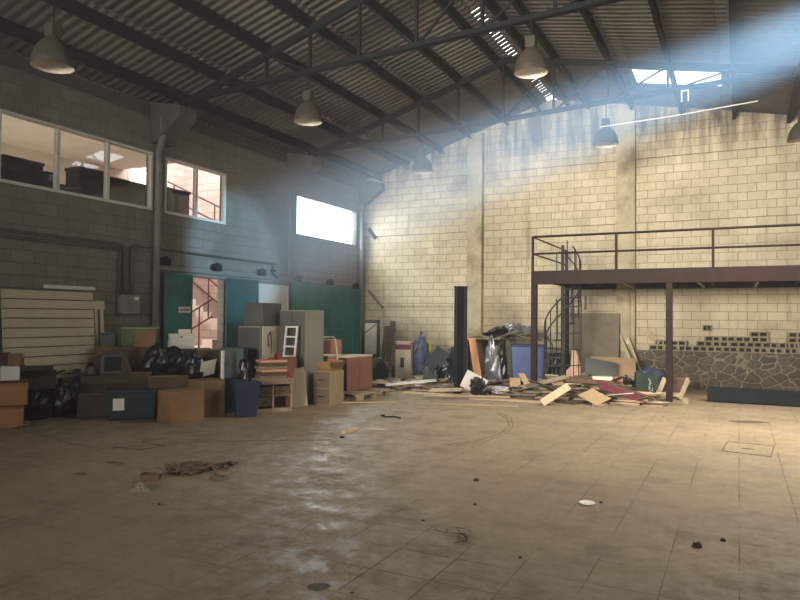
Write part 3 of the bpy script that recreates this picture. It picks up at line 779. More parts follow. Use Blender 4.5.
def bag(label, loc, size, mat, seed, name='bin_bag', cat='bag', tie=True, crump=.22, group=None):
    t = thing(name, label, cat, loc, R(seed*37), group)
    sx, sy, sz = size; n, mm = 22, 14; vs = []; fs = []
    for j in range(mm+1):
        ph = -math.pi/2+math.pi*j/mm
        for i in range(n):
            th = 2*math.pi*i/n; v = Vector((math.cos(ph)*math.cos(th), math.cos(ph)*math.sin(th), math.sin(ph)))
            k = 1+crump*noise.noise(v*1.7+Vector((seed*3.1, 0, 0)))+crump*.7*noise.noise(v*4.5+Vector((0, seed*5.3, 0)))+crump*.3*abs(noise.noise(v*11+Vector((seed, seed, 0))))
            q = v*k; z = max(-.62, q.z)
            vs.append((q.x*sx/2, q.y*sy/2, (z+.62)/1.62*sz))
    for j in range(mm):
        for i in range(n): fs.append((j*n+i, j*n+(i+1) % n, (j+1)*n+(i+1) % n, (j+1)*n+i))
    MB().add(vs, fs).build('sack', mat, t, smooth=False)
    if tie: MB().tube([(0, 0, sz*.93), (.01, .01, sz*1.03), (.03, -.02, sz*1.12)], [sx*.07, sx*.03, sx*.09], 8).build('knot', mat, t)
    return t
def board(name, label, cat, p0, p1, width, th, mat, group=None, face=None):
    """a flat board from the middle of its lower edge p0 to the middle of its upper edge p1; face = horizontal normal"""
    p0, p1 = Vector(p0), Vector(p1); d = p1-p0; L = d.length; d.normalize()
    nrm = Vector(face) if face is not None else Vector((.55, -.83, 0))
    side = d.cross(nrm).normalized(); nn = side.cross(d)
    o = MB().box((0, L/2, 0), (width, L, th)).build(name, mat, bevel=min(.004, th/4))
    o.matrix_world = Matrix.Translation(p0) @ Matrix((side, d, nn)).transposed().to_4x4()
    return tag(o, label, cat, group)

# ------------------------------------------------------------------ far left: slatted door panel and drawers
pa, pb = onX(3, 300, WL+.2), onX(94, 300, WL+.2)
sp_ = thing('slatted_door_panel', 'tall cream slatted roller door panel leaning on the left wall', 'door panel', (WL+.34, (pa.y+pb.y)/2, 0), (0, R(-5.5), 0))
wd = pb.y-pa.y; Hs = 2.0
for i in range(13):
    z = i*Hs/13; y1 = wd/2-(.16 if i < 5 else 0)
    MB().b2(-.02, .02, -wd/2, y1, z+.008, z+Hs/13-.006).build('slat', SLATP, sp_, bevel=.006)
MB().b2(-.03, -.02, -wd/2+.02, wd/2-.2, 0, Hs).build('backing', CARD_D, sp_)
pc = onX(72, 290, WL+.1)
tag(MB().box((0, 0, 0), (.03, .98, .06)).build('batten', WHITE, loc=(WL+.05, pc.y, 2.06)), 'white batten on the wall above the slatted panel', 'batten')
pd = onX(100, 330, WL+.2)
fr_ = thing('door_casing', 'narrow white door casing leaning right of the slatted panel', 'door casing', (WL+.3, pd.y, 0), (0, R(-5), 0))
for dy in (-.07, .05): MB().b2(-.02, .02, dy-.03, dy+.03, 0, 1.82).build('jamb', SLATP, fr_)
MB().b2(-.022, .022, -.13, .11, 1.7, 1.85).build('head', SLATP, fr_)
rotd = R(55); cr = G(23, 428)
def drawer_box(label, loc, rot, w, d, h, nd):
    t = thing('drawer_chest', label, 'chest of drawers', loc, rot)
    MB().b2(-w/2, w/2, -d/2+.02, d/2, 0, h).build('carcass', ORANGE, t, bevel=.005)
    MB().b2(-w/2+.01, w/2-.01, -d/2-.0, -d/2+.025, .02, h-.03).build('drawer_front', ORANGE, t, bevel=.006)
    MB().b2(-w/2-.01, w/2+.01, -d/2-.01, d/2, h, h+.015).build('top_edge', CARD_D, t)
    return t
l0 = loc_corner(cr, rotd, .9, .5, 1, -1); drawer_box('lower orange wooden drawer unit at the left edge', l0, rotd, .9, .5, .305, 1)
l1 = Vector(l0)+Matrix.Rotation(rotd, 3, 'Z') @ Vector((.05, -.02, 0)); l1.z = .32
drawer_box('upper orange wooden drawer unit at the left edge', l1, rotd, .9, .5, .315, 1)
q = W(9, 378, 70); carton('white carton on the orange drawer units', (q.x-.05, q.y+.05, .65), rotd, .24, .2, .2, PAPER, name='small_carton')
q2 = W(14, 364, 69); carton('small brown carton on the white carton at the left edge', (q.x+.0, q.y+.1, .85), R(40), .17, .16, .18, CARD, name='small_carton')
q = W(3, 370, 66); carton('dark carton behind the white carton at the left edge', (q.x-.15, q.y+.08, .65), R(40), .24, .2, .36, CARD_D, name='small_carton')
q = W(60, 395, 60)
for i, (px, s, sz, lb) in enumerate(((36, 60, (.5, .45, .48), 'black bin bag on the floor below the open carton by the slatted panel'), (59, 60, (.46, .45, .5), 'black bin bag in the middle of the row below the slatted panel'),
                                 (79, 62, (.4, .36, .62), 'taller black bin bag at the right foot of the slatted panel'))):
    q = onX(px, 400, -9.62); bag(lb, (q.x, q.y, 0), sz, BAGBK, 3+i)
q = onX(37, 376, -9.62); carton('open brown carton on the black bin bag below the slatted panel', (q.x, q.y, .46), R(60), .5, .3, .22, CARD_D, flaps=[('f', 35), ('b', 60), ('r', 20)])
q = W(22, 372, 62); bag('small grey sack left of the open brown carton', (q.x+.5, q.y-.3, 0), (.34, .34, .72), BAGGR, 9, name='sack')

# ------------------------------------------------------------------ the box pile
q = G(92, 417); carton('small dark brown carton at the front left of the box pile', (q.x-.1, q.y+.12, 0), R(42), .43, .36, .34, CARD_D)
q = W(108, 396, 61); carton('wide dark carton on top of the small front carton', (q.x, q.y, .345), R(42), .78, .34, .27, CARD_D, flaps=[('f', -50), ('b', 70), ('l', 40)])
q = W(112, 400, 59.5); carton('scuffed carton hidden under the wide dark carton', (q.x-.06, q.y+.1, 0), R(42), .7, .16, .34, CARD_D)
q = W(110, 378, 60)
t = thing('monitor', 'dark grey old monitor tilted on the wide dark carton', 'monitor', (q.x+.05, q.y+.02, .625), R(62))
MB().b2(-.22, .22, -.12, -.06, 0, .32).build('bezel', GREYD, t, bevel=.015)
MB().b2(-.17, .17, -.125, -.118, .05, .28).build('screen', BLACK, t, bevel=.005)
MB().add([(-.18, -.06, .02), (.18, -.06, .02), (.1, .16, .06), (-.1, .16, .06), (-.18, -.06, .3), (.18, -.06, .3), (.1, .16, .24), (-.1, .16, .24)],
         [(0, 1, 5, 4), (1, 2, 6, 5), (2, 3, 7, 6), (3, 0, 4, 7), (4, 5, 6, 7), (3, 2, 1, 0)]).build('back_case', BLACK, t)
q = W(91, 377, 61); bag('pale small sack beside the tilted monitor', (q.x+.02, q.y-.02, .625), (.16, .14, .12), BAGGR, 5, name='sack', tie=False)
q = W(124, 400, 57.2); carton('large carton under the slumped cardboard sheet', (q.x, q.y, 0), R(40), .9, .4, .55, CARD_D)
q = W(124, 382, 57.2); carton('large slumped brown carton below the green crate', (q.x, q.y, .55), R(40), .9, .4, .5, M('aged_cardboard', (110, 86, 58), .88, .2, 3), flaps=None)
c = q; board('cardboard_sheet', 'loose brown cardboard flap slanting across the large slumped carton', 'cardboard', W(118, 382, 60.3), W(107, 352, 60.3), .55, .015, CARD_D)
q = G(132, 420)
t = thing('storage_tote', 'dark lidded plastic tote with a paper label, front of the box pile', 'tote', (q.x-.16, q.y+.14, 0), R(45))
w2, d2, h2 = .72, .42, .42
M4 = [(-w2/2*.92, -d2/2*.9), (w2/2*.92, -d2/2*.9), (w2/2*.92, d2/2*.9), (-w2/2*.92, d2/2*.9)]
MB().add([(x, y, 0) for x, y in M4]+[(x/.92, y/.9, h2) for x, y in M4], [(3, 2, 1, 0), (4, 5, 6, 7), (0, 1, 5, 4), (1, 2, 6, 5), (2, 3, 7, 6), (3, 0, 4, 7)]).build('tub', TOTE, t, bevel=.02)
MB().b2(-w2/2-.02, w2/2+.02, -d2/2-.02, d2/2+.02, h2-.01, h2+.035).build('lid', TOTE, t, bevel=.012)
MB().add([(-.26, -.205, .15), (-.1, -.205, .15), (-.1, -.214, .33), (-.26, -.214, .33)], [(0, 1, 2, 3)]).build('label_plate', PAPER, t)
ca = G(172, 424); rot = R(76); carton('clean brown carton with a bright front, front of the box pile', loc_corner(ca, rot, .54, .42, -1, -1), rot, .54, .42, .47, CARD, tape=False)
q = G(206, 418); carton('brown carton half hidden behind the bright fronted carton', (q.x-.2, q.y+.2, 0), R(70), .46, .4, .58, M('aged_cardboard', (110, 86, 58), .88, .2, 3), tape=False)
q = W(170, 400, 62.5); carton('dark wide carton behind the tote', (q.x-.1, q.y+.05, 0), R(48), .6, .45, .62, CARD_D)
q = W(149, 400, 61); carton('narrow dark carton wedged behind the tote lid', (q.x-.12, q.y-.05, 0), R(48), .3, .3, .66, CARD_D)
t_ = W(186, 400, 56); cb_ = thing('dark_cabinet', 'dark cabinet buried behind the bin bags', 'cabinet', (t_.x-.25, t_.y+.15, 0), R(45))
MB().b2(-.5, .5, -.2, .2, 0, 1.0).build('body', GREYD, cb_, bevel=.01); MB().b2(-.48, -.02, -.215, -.2, .05, .95).build('door', GREYD, cb_); MB().b2(.02, .48, -.215, -.2, .05, .95).build('door', GREYD, cb_)
for i, (px, py, s, sz, zz, lb) in enumerate(((155, 372, 59.5, (.42, .38, .42), .66, 'black bin bag slumped above the tote'), (174, 372, 58, (.46, .42, .44), .62, 'black bin bag in the middle of the box pile'),
                                    (193, 374, 59.8, (.42, .36, .4), .585, 'black bin bag at the right of the box pile'))):
    q = W(px, py, s); bag(lb, (q.x, q.y, zz-.02), sz, BAGBK, 11+i, tie=(i != 1))
q = W(141, 350, 56); qz = 1.05
t = thing('green_crate', 'green plastic crate on top of the slumped carton', 'crate', (q.x-.08, q.y+.06, qz), R(38))
mb = MB().b2(-.29, .29, -.19, .19, 0, .02)
mb.b2(-.29, .29, -.19, -.17, 0, .32).b2(-.29, .29, .17, .19, 0, .32).b2(-.29, -.27, -.17, .17, 0, .32).b2(.27, .29, -.17, .17, 0, .32)
mb.build('crate_body', M('green_crate', (88, 104, 62), .6, .2, 5), t); MB().b2(-.3, .3, -.2, .2, .3, .335).build('rim', M('green_rim', (124, 140, 84), .6, .2, 5), t)
q = W(147, 350, 57.2); carton('brown carton in front of the green crate', (q.x+.06, q.y-.1, qz), R(38), .36, .12, .27, CARD)
t = thing('clutter_box', 'dark grey box left of the green crate', 'box', (W(128, 345, 56.5).x-.25, W(128, 345, 56.5).y-.2, qz), R(40))
MB().b2(-.12, .12, -.1, .1, 0, .22).build('body', GREYD, t, bevel=.01); MB().b2(-.13, .13, -.11, .11, .2, .23).build('lid', BLACK, t)
q = W(184, 350, 56.5)
t = carton('lower white archive box on the dark cabinet', (t_.x-.27, t_.y+.13, 1.0), R(45), .46, .34, .15, PAPER, name='archive_box')
t = carton('upper white archive box on the dark cabinet', (t_.x-.27, t_.y+.13, 1.15), R(45), .45, .34, .12, PAPER, name='archive_box')
MB().b2(-.01, .02, -.175, -.17, .05, .08).build('finger_hole', BLACK, t)
carton('small pale carton on the upper archive box', (t_.x-.22, t_.y+.16, 1.27), R(45), .22, .2, .08, PAPER, name='archive_box')
q = W(207, 375, 58); carton('dark carton right of the archive boxes', (q.x-.1, q.y+.25, 0), R(45), .55, .35, 1.0, CARD_D)
q = W(212, 378, 60); board('paper_sheet', 'white sheet of card lying bent on the right of the box pile', 'sheet', (q.x-.12, q.y, .6), (q.x+.02, q.y-.1, .86), .28, .006, PAPER, face=(.3, -.3, 1))
q = W(222, 400, 60); tag(MB().b2(-.02, .02, -.02, .02, 0, 1.02).build('white_post', WHITE, loc=(q.x, q.y, 0)), 'thin white post between the box pile and the blue bins', 'post')
q = W(228, 385, 58.5); carton('dark green carton behind the blue bins', (q.x-.1, q.y+.25, 0), R(30), .42, .4, 1.05, DKGRN, name='storage_box', tape=False)
# blue bins
def blue_bin(label, loc, rot):
    t = thing('blue_bin', label, 'bin', loc, rot, 'blue bins')
    b0, b1, h = .15, .2, .55
    def ring(r, z): return [(-r, -r*.8, z), (r, -r*.8, z), (r, r*.8, z), (-r, r*.8, z)]
    vs = ring(b0, 0)+ring(b1, h)+ring(b1-.015, h)+ring(b0-.012, .02)
    fs = [(3, 2, 1, 0)]+[(i, (i+1) % 4, 4+(i+1) % 4, 4+i) for i in range(4)]+[(4+i, 4+(i+1) % 4, 8+(i+1) % 4, 8+i) for i in range(4)]+[(8+i, 8+(i+1) % 4, 12+(i+1) % 4, 12+i) for i in range(4)]+[(12, 13, 14, 15)]
    MB().add(vs, fs).build('tub', BLUE, t, bevel=.012)
    mb = MB()
    for y in (-1, 1): mb.b2(-b1-.015, b1+.015, y*(b1*.8+.004)-.008, y*(b1*.8+.004)+.008, h-.03, h+.005)
    for x in (-1, 1): mb.b2(x*(b1+.008)-.008, x*(b1+.008)+.008, -b1*.8, b1*.8, h-.03, h+.005)
    mb.build('rim', BLUE, t)
q = G(243, 418); blue_bin('right blue plastic bin beside the wooden cubby shelf', (q.x-.08, q.y+.16, 0), R(50))
q = G(226, 414); blue_bin('left blue plastic bin beside the thin white post', (q.x-.12, q.y+.16, 0), R(50))
q = W(246, 375, 59)
bag('dark bin bag behind the blue bins', (q.x-.02, q.y-.02, 0), (.3, .28, .85), BAGBK, 21)
# cubby shelf with two small drawers and slabs on top
ra = R(54); ce = G(256, 413); wS, dS, hS = .62, .36, .56
t = thing('cubby_shelf', 'low wooden cubby shelf with small drawers beside the blue bin', 'shelf', loc_corner(ce, ra, wS, dS, -1, -1), ra)
mb = MB().b2(-wS/2, wS/2, -dS/2, dS/2, 0, .06).b2(-wS/2, wS/2, dS/2-.02, dS/2, .06, hS-.1)
for x in (-wS/2+.015, -.02, wS/2-.015): mb.b2(x-.015, x+.015, -dS/2, dS/2-.02, .06, hS-.1)
mb.build('carcass', WOOD, t); MB().b2(-wS/2-.01, wS/2+.02, -dS/2-.02, dS/2, hS-.1, hS).build('top', WOOD, t, bevel=.006)
MB().b2(-wS/2+.03, wS/2-.03, -dS/2+.01, dS/2-.02, .265, .28).build('shelf_board', WOOD, t)
MB().b2(-wS/2-.012, -wS/2-.001, -dS/2, dS/2, 0, hS-.1).build('side_panel', BLACK, t)
for x0, x1, z0, z1 in ((-.28, -.05, .285, .42), (-.28, -.05, .1, .25), (.0, .27, .29, .42)):
    dr = MB().b2(x0, x1, -dS/2-.012, -dS/2+.2, z0, z1).build('drawer', WOODD, t, bevel=.004)
    MB().box(((x0+x1)/2, -dS/2-.02, (z0+z1)/2), (.06, .02, .02)).build('knob', BLACK, dr)
tc_ = Vector(loc_corner(ce, ra, wS, dS, -1, -1))
slab = None
for i in range(6):
    lb = ['bottom', 'second', 'third', 'fourth', 'fifth', 'topmost'][i]+' wooden slab of the stack on the cubby shelf'
    o = MB().b2(-.25+.01*(i % 3), .22+.02*(i % 2), -.15, .13, 0, .045).build('wood_slab', [WOOD, WOODD, SALMON][i % 3], bevel=.006)
    o.location = (tc_.x-.02*(i % 2), tc_.y, hS+.052*i); o.rotation_euler = (0, 0, ra+R([3, -4, 5, 0, -6, 2][i]))
    tag(o, lb, 'slab', 'wooden slabs stacked on the cubby shelf')
q = W(248, 360, 58.5); 
# red chair frame
rp = G(290, 411); t = thing('red_chair_frame', 'red painted chair frame standing right of the cubby shelf', 'chair frame', (rp.x-.02, rp.y+.03, 0), R(54))
MB().bar((.0, 0, 0), (-.03, .03, .62), .035, .035).build('leg', RED, t); MB().bar((.0, .3, 0), (-.06, .25, .62), .035, .035).build('leg', RED, t)
MB().bar((-.04, .0, .58), (-.04, .3, .58), .03, .05).build('stretcher', RED, t)
MB().bar((-.03, .03, .6), (-.22, .06, .98), .045, .04).build('back_post', RED, t); MB().bar((-.05, .24, .6), (-.2, .26, .96), .045, .04).build('back_post', RED, t)
MB().bar((-.2, .05, .92), (-.19, .27, .9), .03, .1).build('back_rail', RED, t)
# cabinets
def cabinet(label, corner, rot, w, d, h, sidem, frontm, z=0, doors=(), name='cabinet', cat='cabinet', topm=None, handles=None):
    t = thing(name, label, cat, loc_corner((corner[0], corner[1], z), rot, w, d, 1, -1), rot)
    MB().b2(-w/2, w/2, -d/2, d/2, 0, h).build('body', sidem, t, bevel=.006)
    for (x0, x1, z0, z1, m_) in doors:
        dr = MB().b2(-w/2+x0*w, -w/2+x1*w, -d/2-.02, -d/2-.001, z0*h, z1*h).build('door', m_, t, bevel=.004)
        if handles: MB().b2(-w/2+x1*w-.05, -w/2+x1*w-.03, -d/2-.035, -d/2-.02, (z0+z1)/2*h-.06, (z0+z1)/2*h+.06).build('handle', handles, dr)
    if topm: MB().b2(-w/2-.015, w/2+.015, -d/2-.03, d/2+.015, h, h+.025).build('top', topm, t, bevel=.004)
    return t
tk = G(304, 405)
tallc = cabinet('tall grey wardrobe with a dark front and pale side', (tk.x, tk.y), 0, .55, .62, 1.72, GREYL, GREYD, 0, [(.0, .49, .02, .99, GREYD), (.51, 1., .02, .99, GREYD)], 'wardrobe', 'wardrobe')
kA = W(259, 400, 55.5)
cabinet('grey fridge sized cabinet with a pale side below the dark box', (kA.x, kA.y), 0, .5, .62, 1.42, GREYL, GREYD, 0, [(0, 1, .02, .98, GREYD)], 'fridge_cabinet', 'cabinet')
o = thing('door_sheet', 'pale stained panel leaning on the side of the fridge sized cabinet', 'panel', (kA.x+.02, kA.y+.32, .62), 0)
MB().b2(0, .03, -.29, .29, 0, .8).build('sheet', M('stained_white', (188, 178, 156), .6, .1, 3, dirt=(150, 136, 108)), o)
MB().tube([(.035, -.14, .42), (.04, -.17, .62), (.04, -.1, .7), (.035, -.05, .5), (.035, -.06, .3)], .009, 6).build('cord', BLACK, o)
carton('salmon carton under the pale stained panel', (kA.x+.28, kA.y+.33, 0), 0, .5, .62, .62, WOODD, name='cardboard_box', tape=False)
kB = W(262, 330, 55.5)
cabinet('dark grey box cabinet on top of the fridge sized cabinet', (kA.x+.02, kA.y+.04), 0, .42, .56, .42, GREYD, GREYD, 1.425, [(0.02, .98, .05, .95, GREYD)], 'box_cabinet', 'cabinet')
# white ladder frame on a reddish box
tb = W(290, 405, 56.5)
cabinet('low reddish box cabinet behind the slabs', (tk.x-.12, tk.y-.36), 0, .42, .3, .86, TERRA, TERRA, 0, [(.02, .98, .03, .97, TERRA)], 'box_cabinet', 'cabinet')
o = thing('window_sash', 'small white three pane sash leaning on the dark wardrobe front', 'sash', (tk.x-.2, tk.y-.2, .872), (R(-8), 0, 0))
for x in (-.12, .12): MB().b2(x-.015, x+.015, -.012, .012, 0, .56).build('stile', WHITE, o)
for z in (.015, .19, .365, .545): MB().b2(-.105, .105, -.012, .012, z-.014, z+.014).build('glazing_bar', WHITE, o)
MB().b2(-.105, .105, -.002, .002, .02, .54).build('pane', GLASS, o)
# leaning white plank, filing cabinet
g0 = G(301, 407); board('white_board', 'cream board leaning on the tall wardrobe', 'board', (g0.x+.0, g0.y-.05, .0), (g0.x-.22, g0.y+.13, .66), .3, .02, SLATP, face=(.35, -.9, .2))
fk = G(330, 406)
t = thing('filing_cabinet', 'low beige filing cabinet with torn cardboard on top', 'cabinet', loc_corner((fk.x, fk.y), 0, .36, .46, 1, -1), 0)
MB().b2(-.18, .18, -.23, .23, 0, .62).build('body', BEIGE, t, bevel=.006)
for z0, z1 in ((.02, .3), (.32, .6)):
    dr = MB().b2(-.172, .172, -.245, -.231, z0, z1).build('drawer', M('brown_laminate', (112, 96, 74), .6, .12, 2), t, bevel=.004)
    MB().b2(-.05, .05, -.258, -.245, (z0+z1)/2-.01, (z0+z1)/2+.01).build('handle', BLACK, dr)
carton('torn open low carton on the beige filing cabinet', (fk.x-.16, fk.y+.23, .62), 0, .3, .38, .05, CARD, flaps=[('f', 70), ('r', 60), ('b', 80)], name='torn_carton')
# pallet and reddish cabinet
pk = G(348, 400)
t = thing('pallet', 'wooden pallet on the floor under the reddish cabinet', 'pallet', (-6.93, 11.72, 0), R(-2))
for x in (-.5, 0, .5):
    for y in (-.5, 0, .5): MB().box((x*.9, y, .05), (.1, .12, .09)).build('pallet_block', WOOD, t)
for x in (-.45, 0, .45): MB().b2(x-.05, x+.05, -.6, .6, .095, .113).build('bearer', WOOD, t)
for i in range(6): MB().b2(-.52, .52, -.6+.22*i, -.5+.22*i, .113, .131).build('deck_board', WOOD, t)
rc = cabinet('reddish two door cabinet with a pale top on the pallet', (-6.9, 11.42), R(88), .95, .42, .66, BLACK, TERRA, .132, [(0, .495, .0, 1, TERRA), (.505, 1, 0, 1, TERRA)], 'low_cabinet', 'cabinet', topm=SLATP)
rc.location = (-7.12, 11.88, .132)
sk = W(334, 395, 51.5)
t = cabinet('salmon carcass panel standing left of the reddish cabinet', (sk.x-.14, sk.y), 0, .36, .55, .82, SALMON, SALMON, 0, [(.02, .98, .02, .98, SALMON)], 'cabinet_carcass', 'cabinet', topm=SLATP)
wq = W(328, 395, 50.5); t = thing('wire_frame', 'pale bent rod frame standing behind the salmon carcass', 'frame', (wq.x-.02, wq.y+.02, 0), R(20))
MB().tube([(-.17, 0, 0), (-.17, 0, 1.5), (-.15, 0, 1.53)], .016, 8).build('upright', WHITE, t)
MB().tube([(-.17, 0, 1.2), (.1, 0, 1.2), (.14, 0, 1.15), (.19, 0, .8), (.2, 0, 0)], .016, 8).build('hoop', WHITE, t)
c5 = W(333, 390, 50); cabinet('salmon box cabinet tall behind the filing cabinet', (c5.x-.32, c5.y+.42), 0, .35, .4, 1.12, SALMON, SALMON, 0, [(.02, .98, .02, .98, SALMON)], 'cabinet_carcass', 'cabinet')
q = G(362, 404); board('plank', 'flat brown lath on the floor beside the pallet', 'plank', (q.x-.5, q.y-.15, .012), (q.x+.45, q.y+.5, .012), .12, .02, WOOD, face=(0, 0, 1))
q = G(346, 393); bag('small pale rag between the filing cabinet and the pallet', (q.x, q.y, 0), (.16, .16, .2), PAPER, 31, name='rag', cat='rag', tie=False)

# ------------------------------------------------------------------ the back corner
q = W(370, 380, 40)
carton('grey crate under the black framed mirror in the corner', (q.x, q.y, 0), R(20), .5, .4, .62, GREYL, name='storage_crate', tape=False)
t = thing('framed_mirror', 'black framed mirror standing on the grey crate in the corner', 'mirror', (q.x, q.y+.02, .62), R(25))
mb = MB()
for x in (-.19, .19): mb.b2(x-.04, x+.04, -.03, .03, 0, .92)
mb.b2(-.15, .15, -.03, .03, 0, .06).b2(-.15, .15, -.03, .03, .84, .92); mb.build('frame', BLACK, t, bevel=.006)
MB().b2(-.15, .15, -.0, .01, .06, .84).build('mirror_glass', M('mirror_glass', (200, 196, 186), .5, .2, 3), t)
MB().bar((-.14, -.02, .6), (.14, -.02, .82), .02, .02).build('strap', STEEL, t)
q = W(389, 385, 37); 
for i, (dx, h, lb) in enumerate(((-.15, 1.35, 'left grey plank leaning on the back wall by the corner'), (.05, 1.5, 'right grey plank leaning on the back wall by the corner'))):
    x = onY(388, 340, 17.5).x+dx; board('plank', lb, 'plank', (x, 17.35, .0), (x, 17.72, h), .16, .025, M('grey_wood', (92, 88, 78), .85, .25, 4, stretch=(1, 1, .2)), face=(0, -1, .2))
pc_ = onX(368, 303, WL+.1)
a, b = onY(369, 291, 17.77), onY(383, 308, 17.77)
tag(MB().bar((a.x, 17.77, a.z), (b.x, 17.77, b.z), .07, .07).build('pipe_stub', GALV), 'pale slanting pipe stub beside the corner drainpipe', 'pipe')
a, b = onY(366, 228, 17.6), onY(373, 236, 17.6)
tag(MB().bar((a.x, 17.77, a.z), (b.x, 17.77, b.z-.05), .05, .1).build('wall_hook', STEEL), 'small dark bracket high on the back wall by the corner', 'bracket')
q = W(388, 372, 39)
for i, (dx, dy, s_, lb) in enumerate(((0, 0, (.55, .5, .42), 'grey tangled sack left of the white machine box'), (-.3, -.25, (.5, .4, .3), 'lower grey sack in front of the corner planks'))):
    bag(lb, (q.x+dx, q.y+dy, 0), s_, BAGGR, 41+i, name='sack', tie=False, crump=.4)
q = G(381, 383); bag('dark green sack standing right of the reddish cabinet', (q.x-.05, q.y+.1, 0), (.38, .38, .5), DKGRN, 44, name='sack')
q = W(404, 382, 39.5)
t = thing('machine_box', 'pale machine carton with a red and black band and hand hole', 'box', (q.x, q.y, 0), R(15))
MB().b2(-.2, .2, -.18, .18, 0, 1.0).build('body', M('grubby_white', (184, 172, 150), .75, .15, 4, dirt=(140, 124, 100)), t, bevel=.012)
MB().b2(-.203, .203, -.184, -.18, .8, .93).build('band', M('red_band', (104, 40, 34), .6, .3, 9), t)
MB().b2(-.06, .03, -.187, -.18, .35, .6).build('hand_hole', BLACK, t)
mb = MB()
for i in range(6): mb.b2(-.17+.055*i, -.135+.055*i, -.187, -.184, .84, .89)
mb.build('lettering', BLACK, t)
q = W(420, 384, 39); bag('blue grey plastic wrapped bundle right of the machine carton', (q.x, q.y, 0), (.55, .5, 1.12), BAGBL, 51, name='wrapped_bundle', cat='bundle')
q = W(429, 350, 38.6); o = bag('small yellow green bag on the wrapped bundle', (q.x+.02, q.y-.06, .72), (.16, .16, .28), M('yellow_green', (176, 176, 70), .5, .2, 6), 52, name='small_bag', tie=False)
for i, (px, s, sz, m_, lb) in enumerate(((438, 42, (.5, .42, .72), BAGBK, 'black bin bag right of the wrapped bundle'), (453, 39.6, (.5, .45, .78), BAGBL, 'blue black wrapped bundle left of the lift post'),
                                    (446, 43.6, (.42, .36, .4), BAGBK, 'low black bin bag in front of the bundles'), (430, 44, (.36, .34, .5), GREYD, 'dark grey sack before the wrapped bundle'))):
    q = W(px, 385, s); bag(lb, (q.x, q.y, 0), sz, m_, 55+i, crump=.32)
q = W(433, 365, 42.2); board('folding_sheet', 'bent dark panel among the bin bags', 'panel', (q.x-.05, q.y-.2, .3), (q.x+.25, q.y+.05, .85), .36, .015, M('navy_sheet', (48, 52, 62), .5, .25, 4))

# ------------------------------------------------------------------ the heap right of the lift post
q = W(486, 380, 40.5)
t = thing('carcass_cupboard', 'dark brown open cupboard carcass behind the orange plank', 'cupboard', (q.x, q.y, 0), R(10))
mb = MB().b2(-.45, .45, .2, .22, 0, 1.05); mb.b2(-.45, -.42, -.22, .2, 0, 1.05).b2(.42, .45, -.22, .2, 0, 1.05).b2(-.42, .42, -.22, .2, 0, .05)
mb.build('carcass', WOODD, t); MB().b2(-.47, .47, -.24, .22, 1.05, 1.08).build('top', WOODD, t)
q2 = W(505, 380, 41); bag('tall black bin bag left of the blue container', (q2.x+.03, q2.y-.44, 0), (.34, .32, 1.0), BAGBK, 61)
g0 = W(479, 372, 43); g1 = W(472, 336, 42)
board('orange_plank', 'bright orange plank leaning on the dark cupboard', 'plank', (g0.x, g0.y-.05, .2), (g1.x, g1.y, 1.13), .17, .03, M('bright_orange_wood', (232, 166, 112), .6, .1, 3, stretch=(6, 1, 6)))
bag('crumpled silver sheet hanging before the cupboard', (W(493, 385, 42.5).x, W(493, 385, 42.5).y, .0), (.36, .25, 1.0), SILVER, 63, name='foil_sheet', cat='sheet', tie=False, crump=.6)
for i, (px, py, L, ang, z, m_, lb) in enumerate(((474, 333, .7, 14, 1.09, WOODP, 'pale plank sticking out on top of the cupboard'), (490, 331, .9, -8, 1.13, WOODD, 'dark plank across the top of the cupboard'),
        (503, 330, 1.0, 22, 1.17, WOODD, 'dark plank slanting over the cupboard top'), (515, 334, .8, -20, 1.2, WOOD, 'grey plank over the tall bin bag'))):
    q = W(px, py, 41); dx = math.cos(R(ang))*L/2; dy = math.sin(R(ang))*L/2
    board('plank', lb, 'plank', (q.x-dx, q.y-dy, z+.005), (q.x+dx, q.y+dy, z+.04), .11, .025, m_, face=(0, 0, 1))
for i, (px, sz, m_, lb) in enumerate(((500, (.6, .4, .2), BAGBK, 'flat black bag on top of the cupboard'), (514, (.55, .4, .26), SILVER, 'crumpled silver bag on the planks over the cupboard'),
                                 (526, (.4, .4, .2), SILVER, 'small crumpled silver bag near the left mezzanine post'))):
    q = W(px, 335, 40.7); bag(lb, (q.x, q.y+.05, 1.22 if i else 1.18), sz, m_, 65+i, tie=False, crump=.5, name='crumpled_bag')
q = W(528, 381, 42.5)
t = thing('blue_container', 'big faded blue container panel behind the left mezzanine post', 'container', (q.x-.02, q.y+.1, 0), R(20))
wv_ = [(-.42, -.25), (.36, -.25), (.36, .25), (-.42, .25)]
MB().add([(x*.86, y*.9, 0) for x, y in wv_]+[(x, y, .95) for x, y in wv_], [(3, 2, 1, 0), (4, 5, 6, 7), (0, 1, 5, 4), (1, 2, 6, 5), (2, 3, 7, 6), (3, 0, 4, 7)]).build('tub', BLUEP, t, bevel=.03)
MB().b2(-.4, .38, -.24, .26, .95, 1.0).build('lid', M('navy_lid', (48, 56, 82), .6, .2, 4), t, bevel=.01)
q = W(546, 384, 42.5); bag('black rubble sack behind the spiral stair foot', (q.x+.2, q.y+.2, 0), (.4, .4, .7), BAGBK, 71)
carton('dark crate below the spiral staircase', (W(560, 380, 38.5).x, W(560, 380, 38.5).y, 0), R(10), .5, .4, .72, BLACK, name='storage_crate', tape=False)
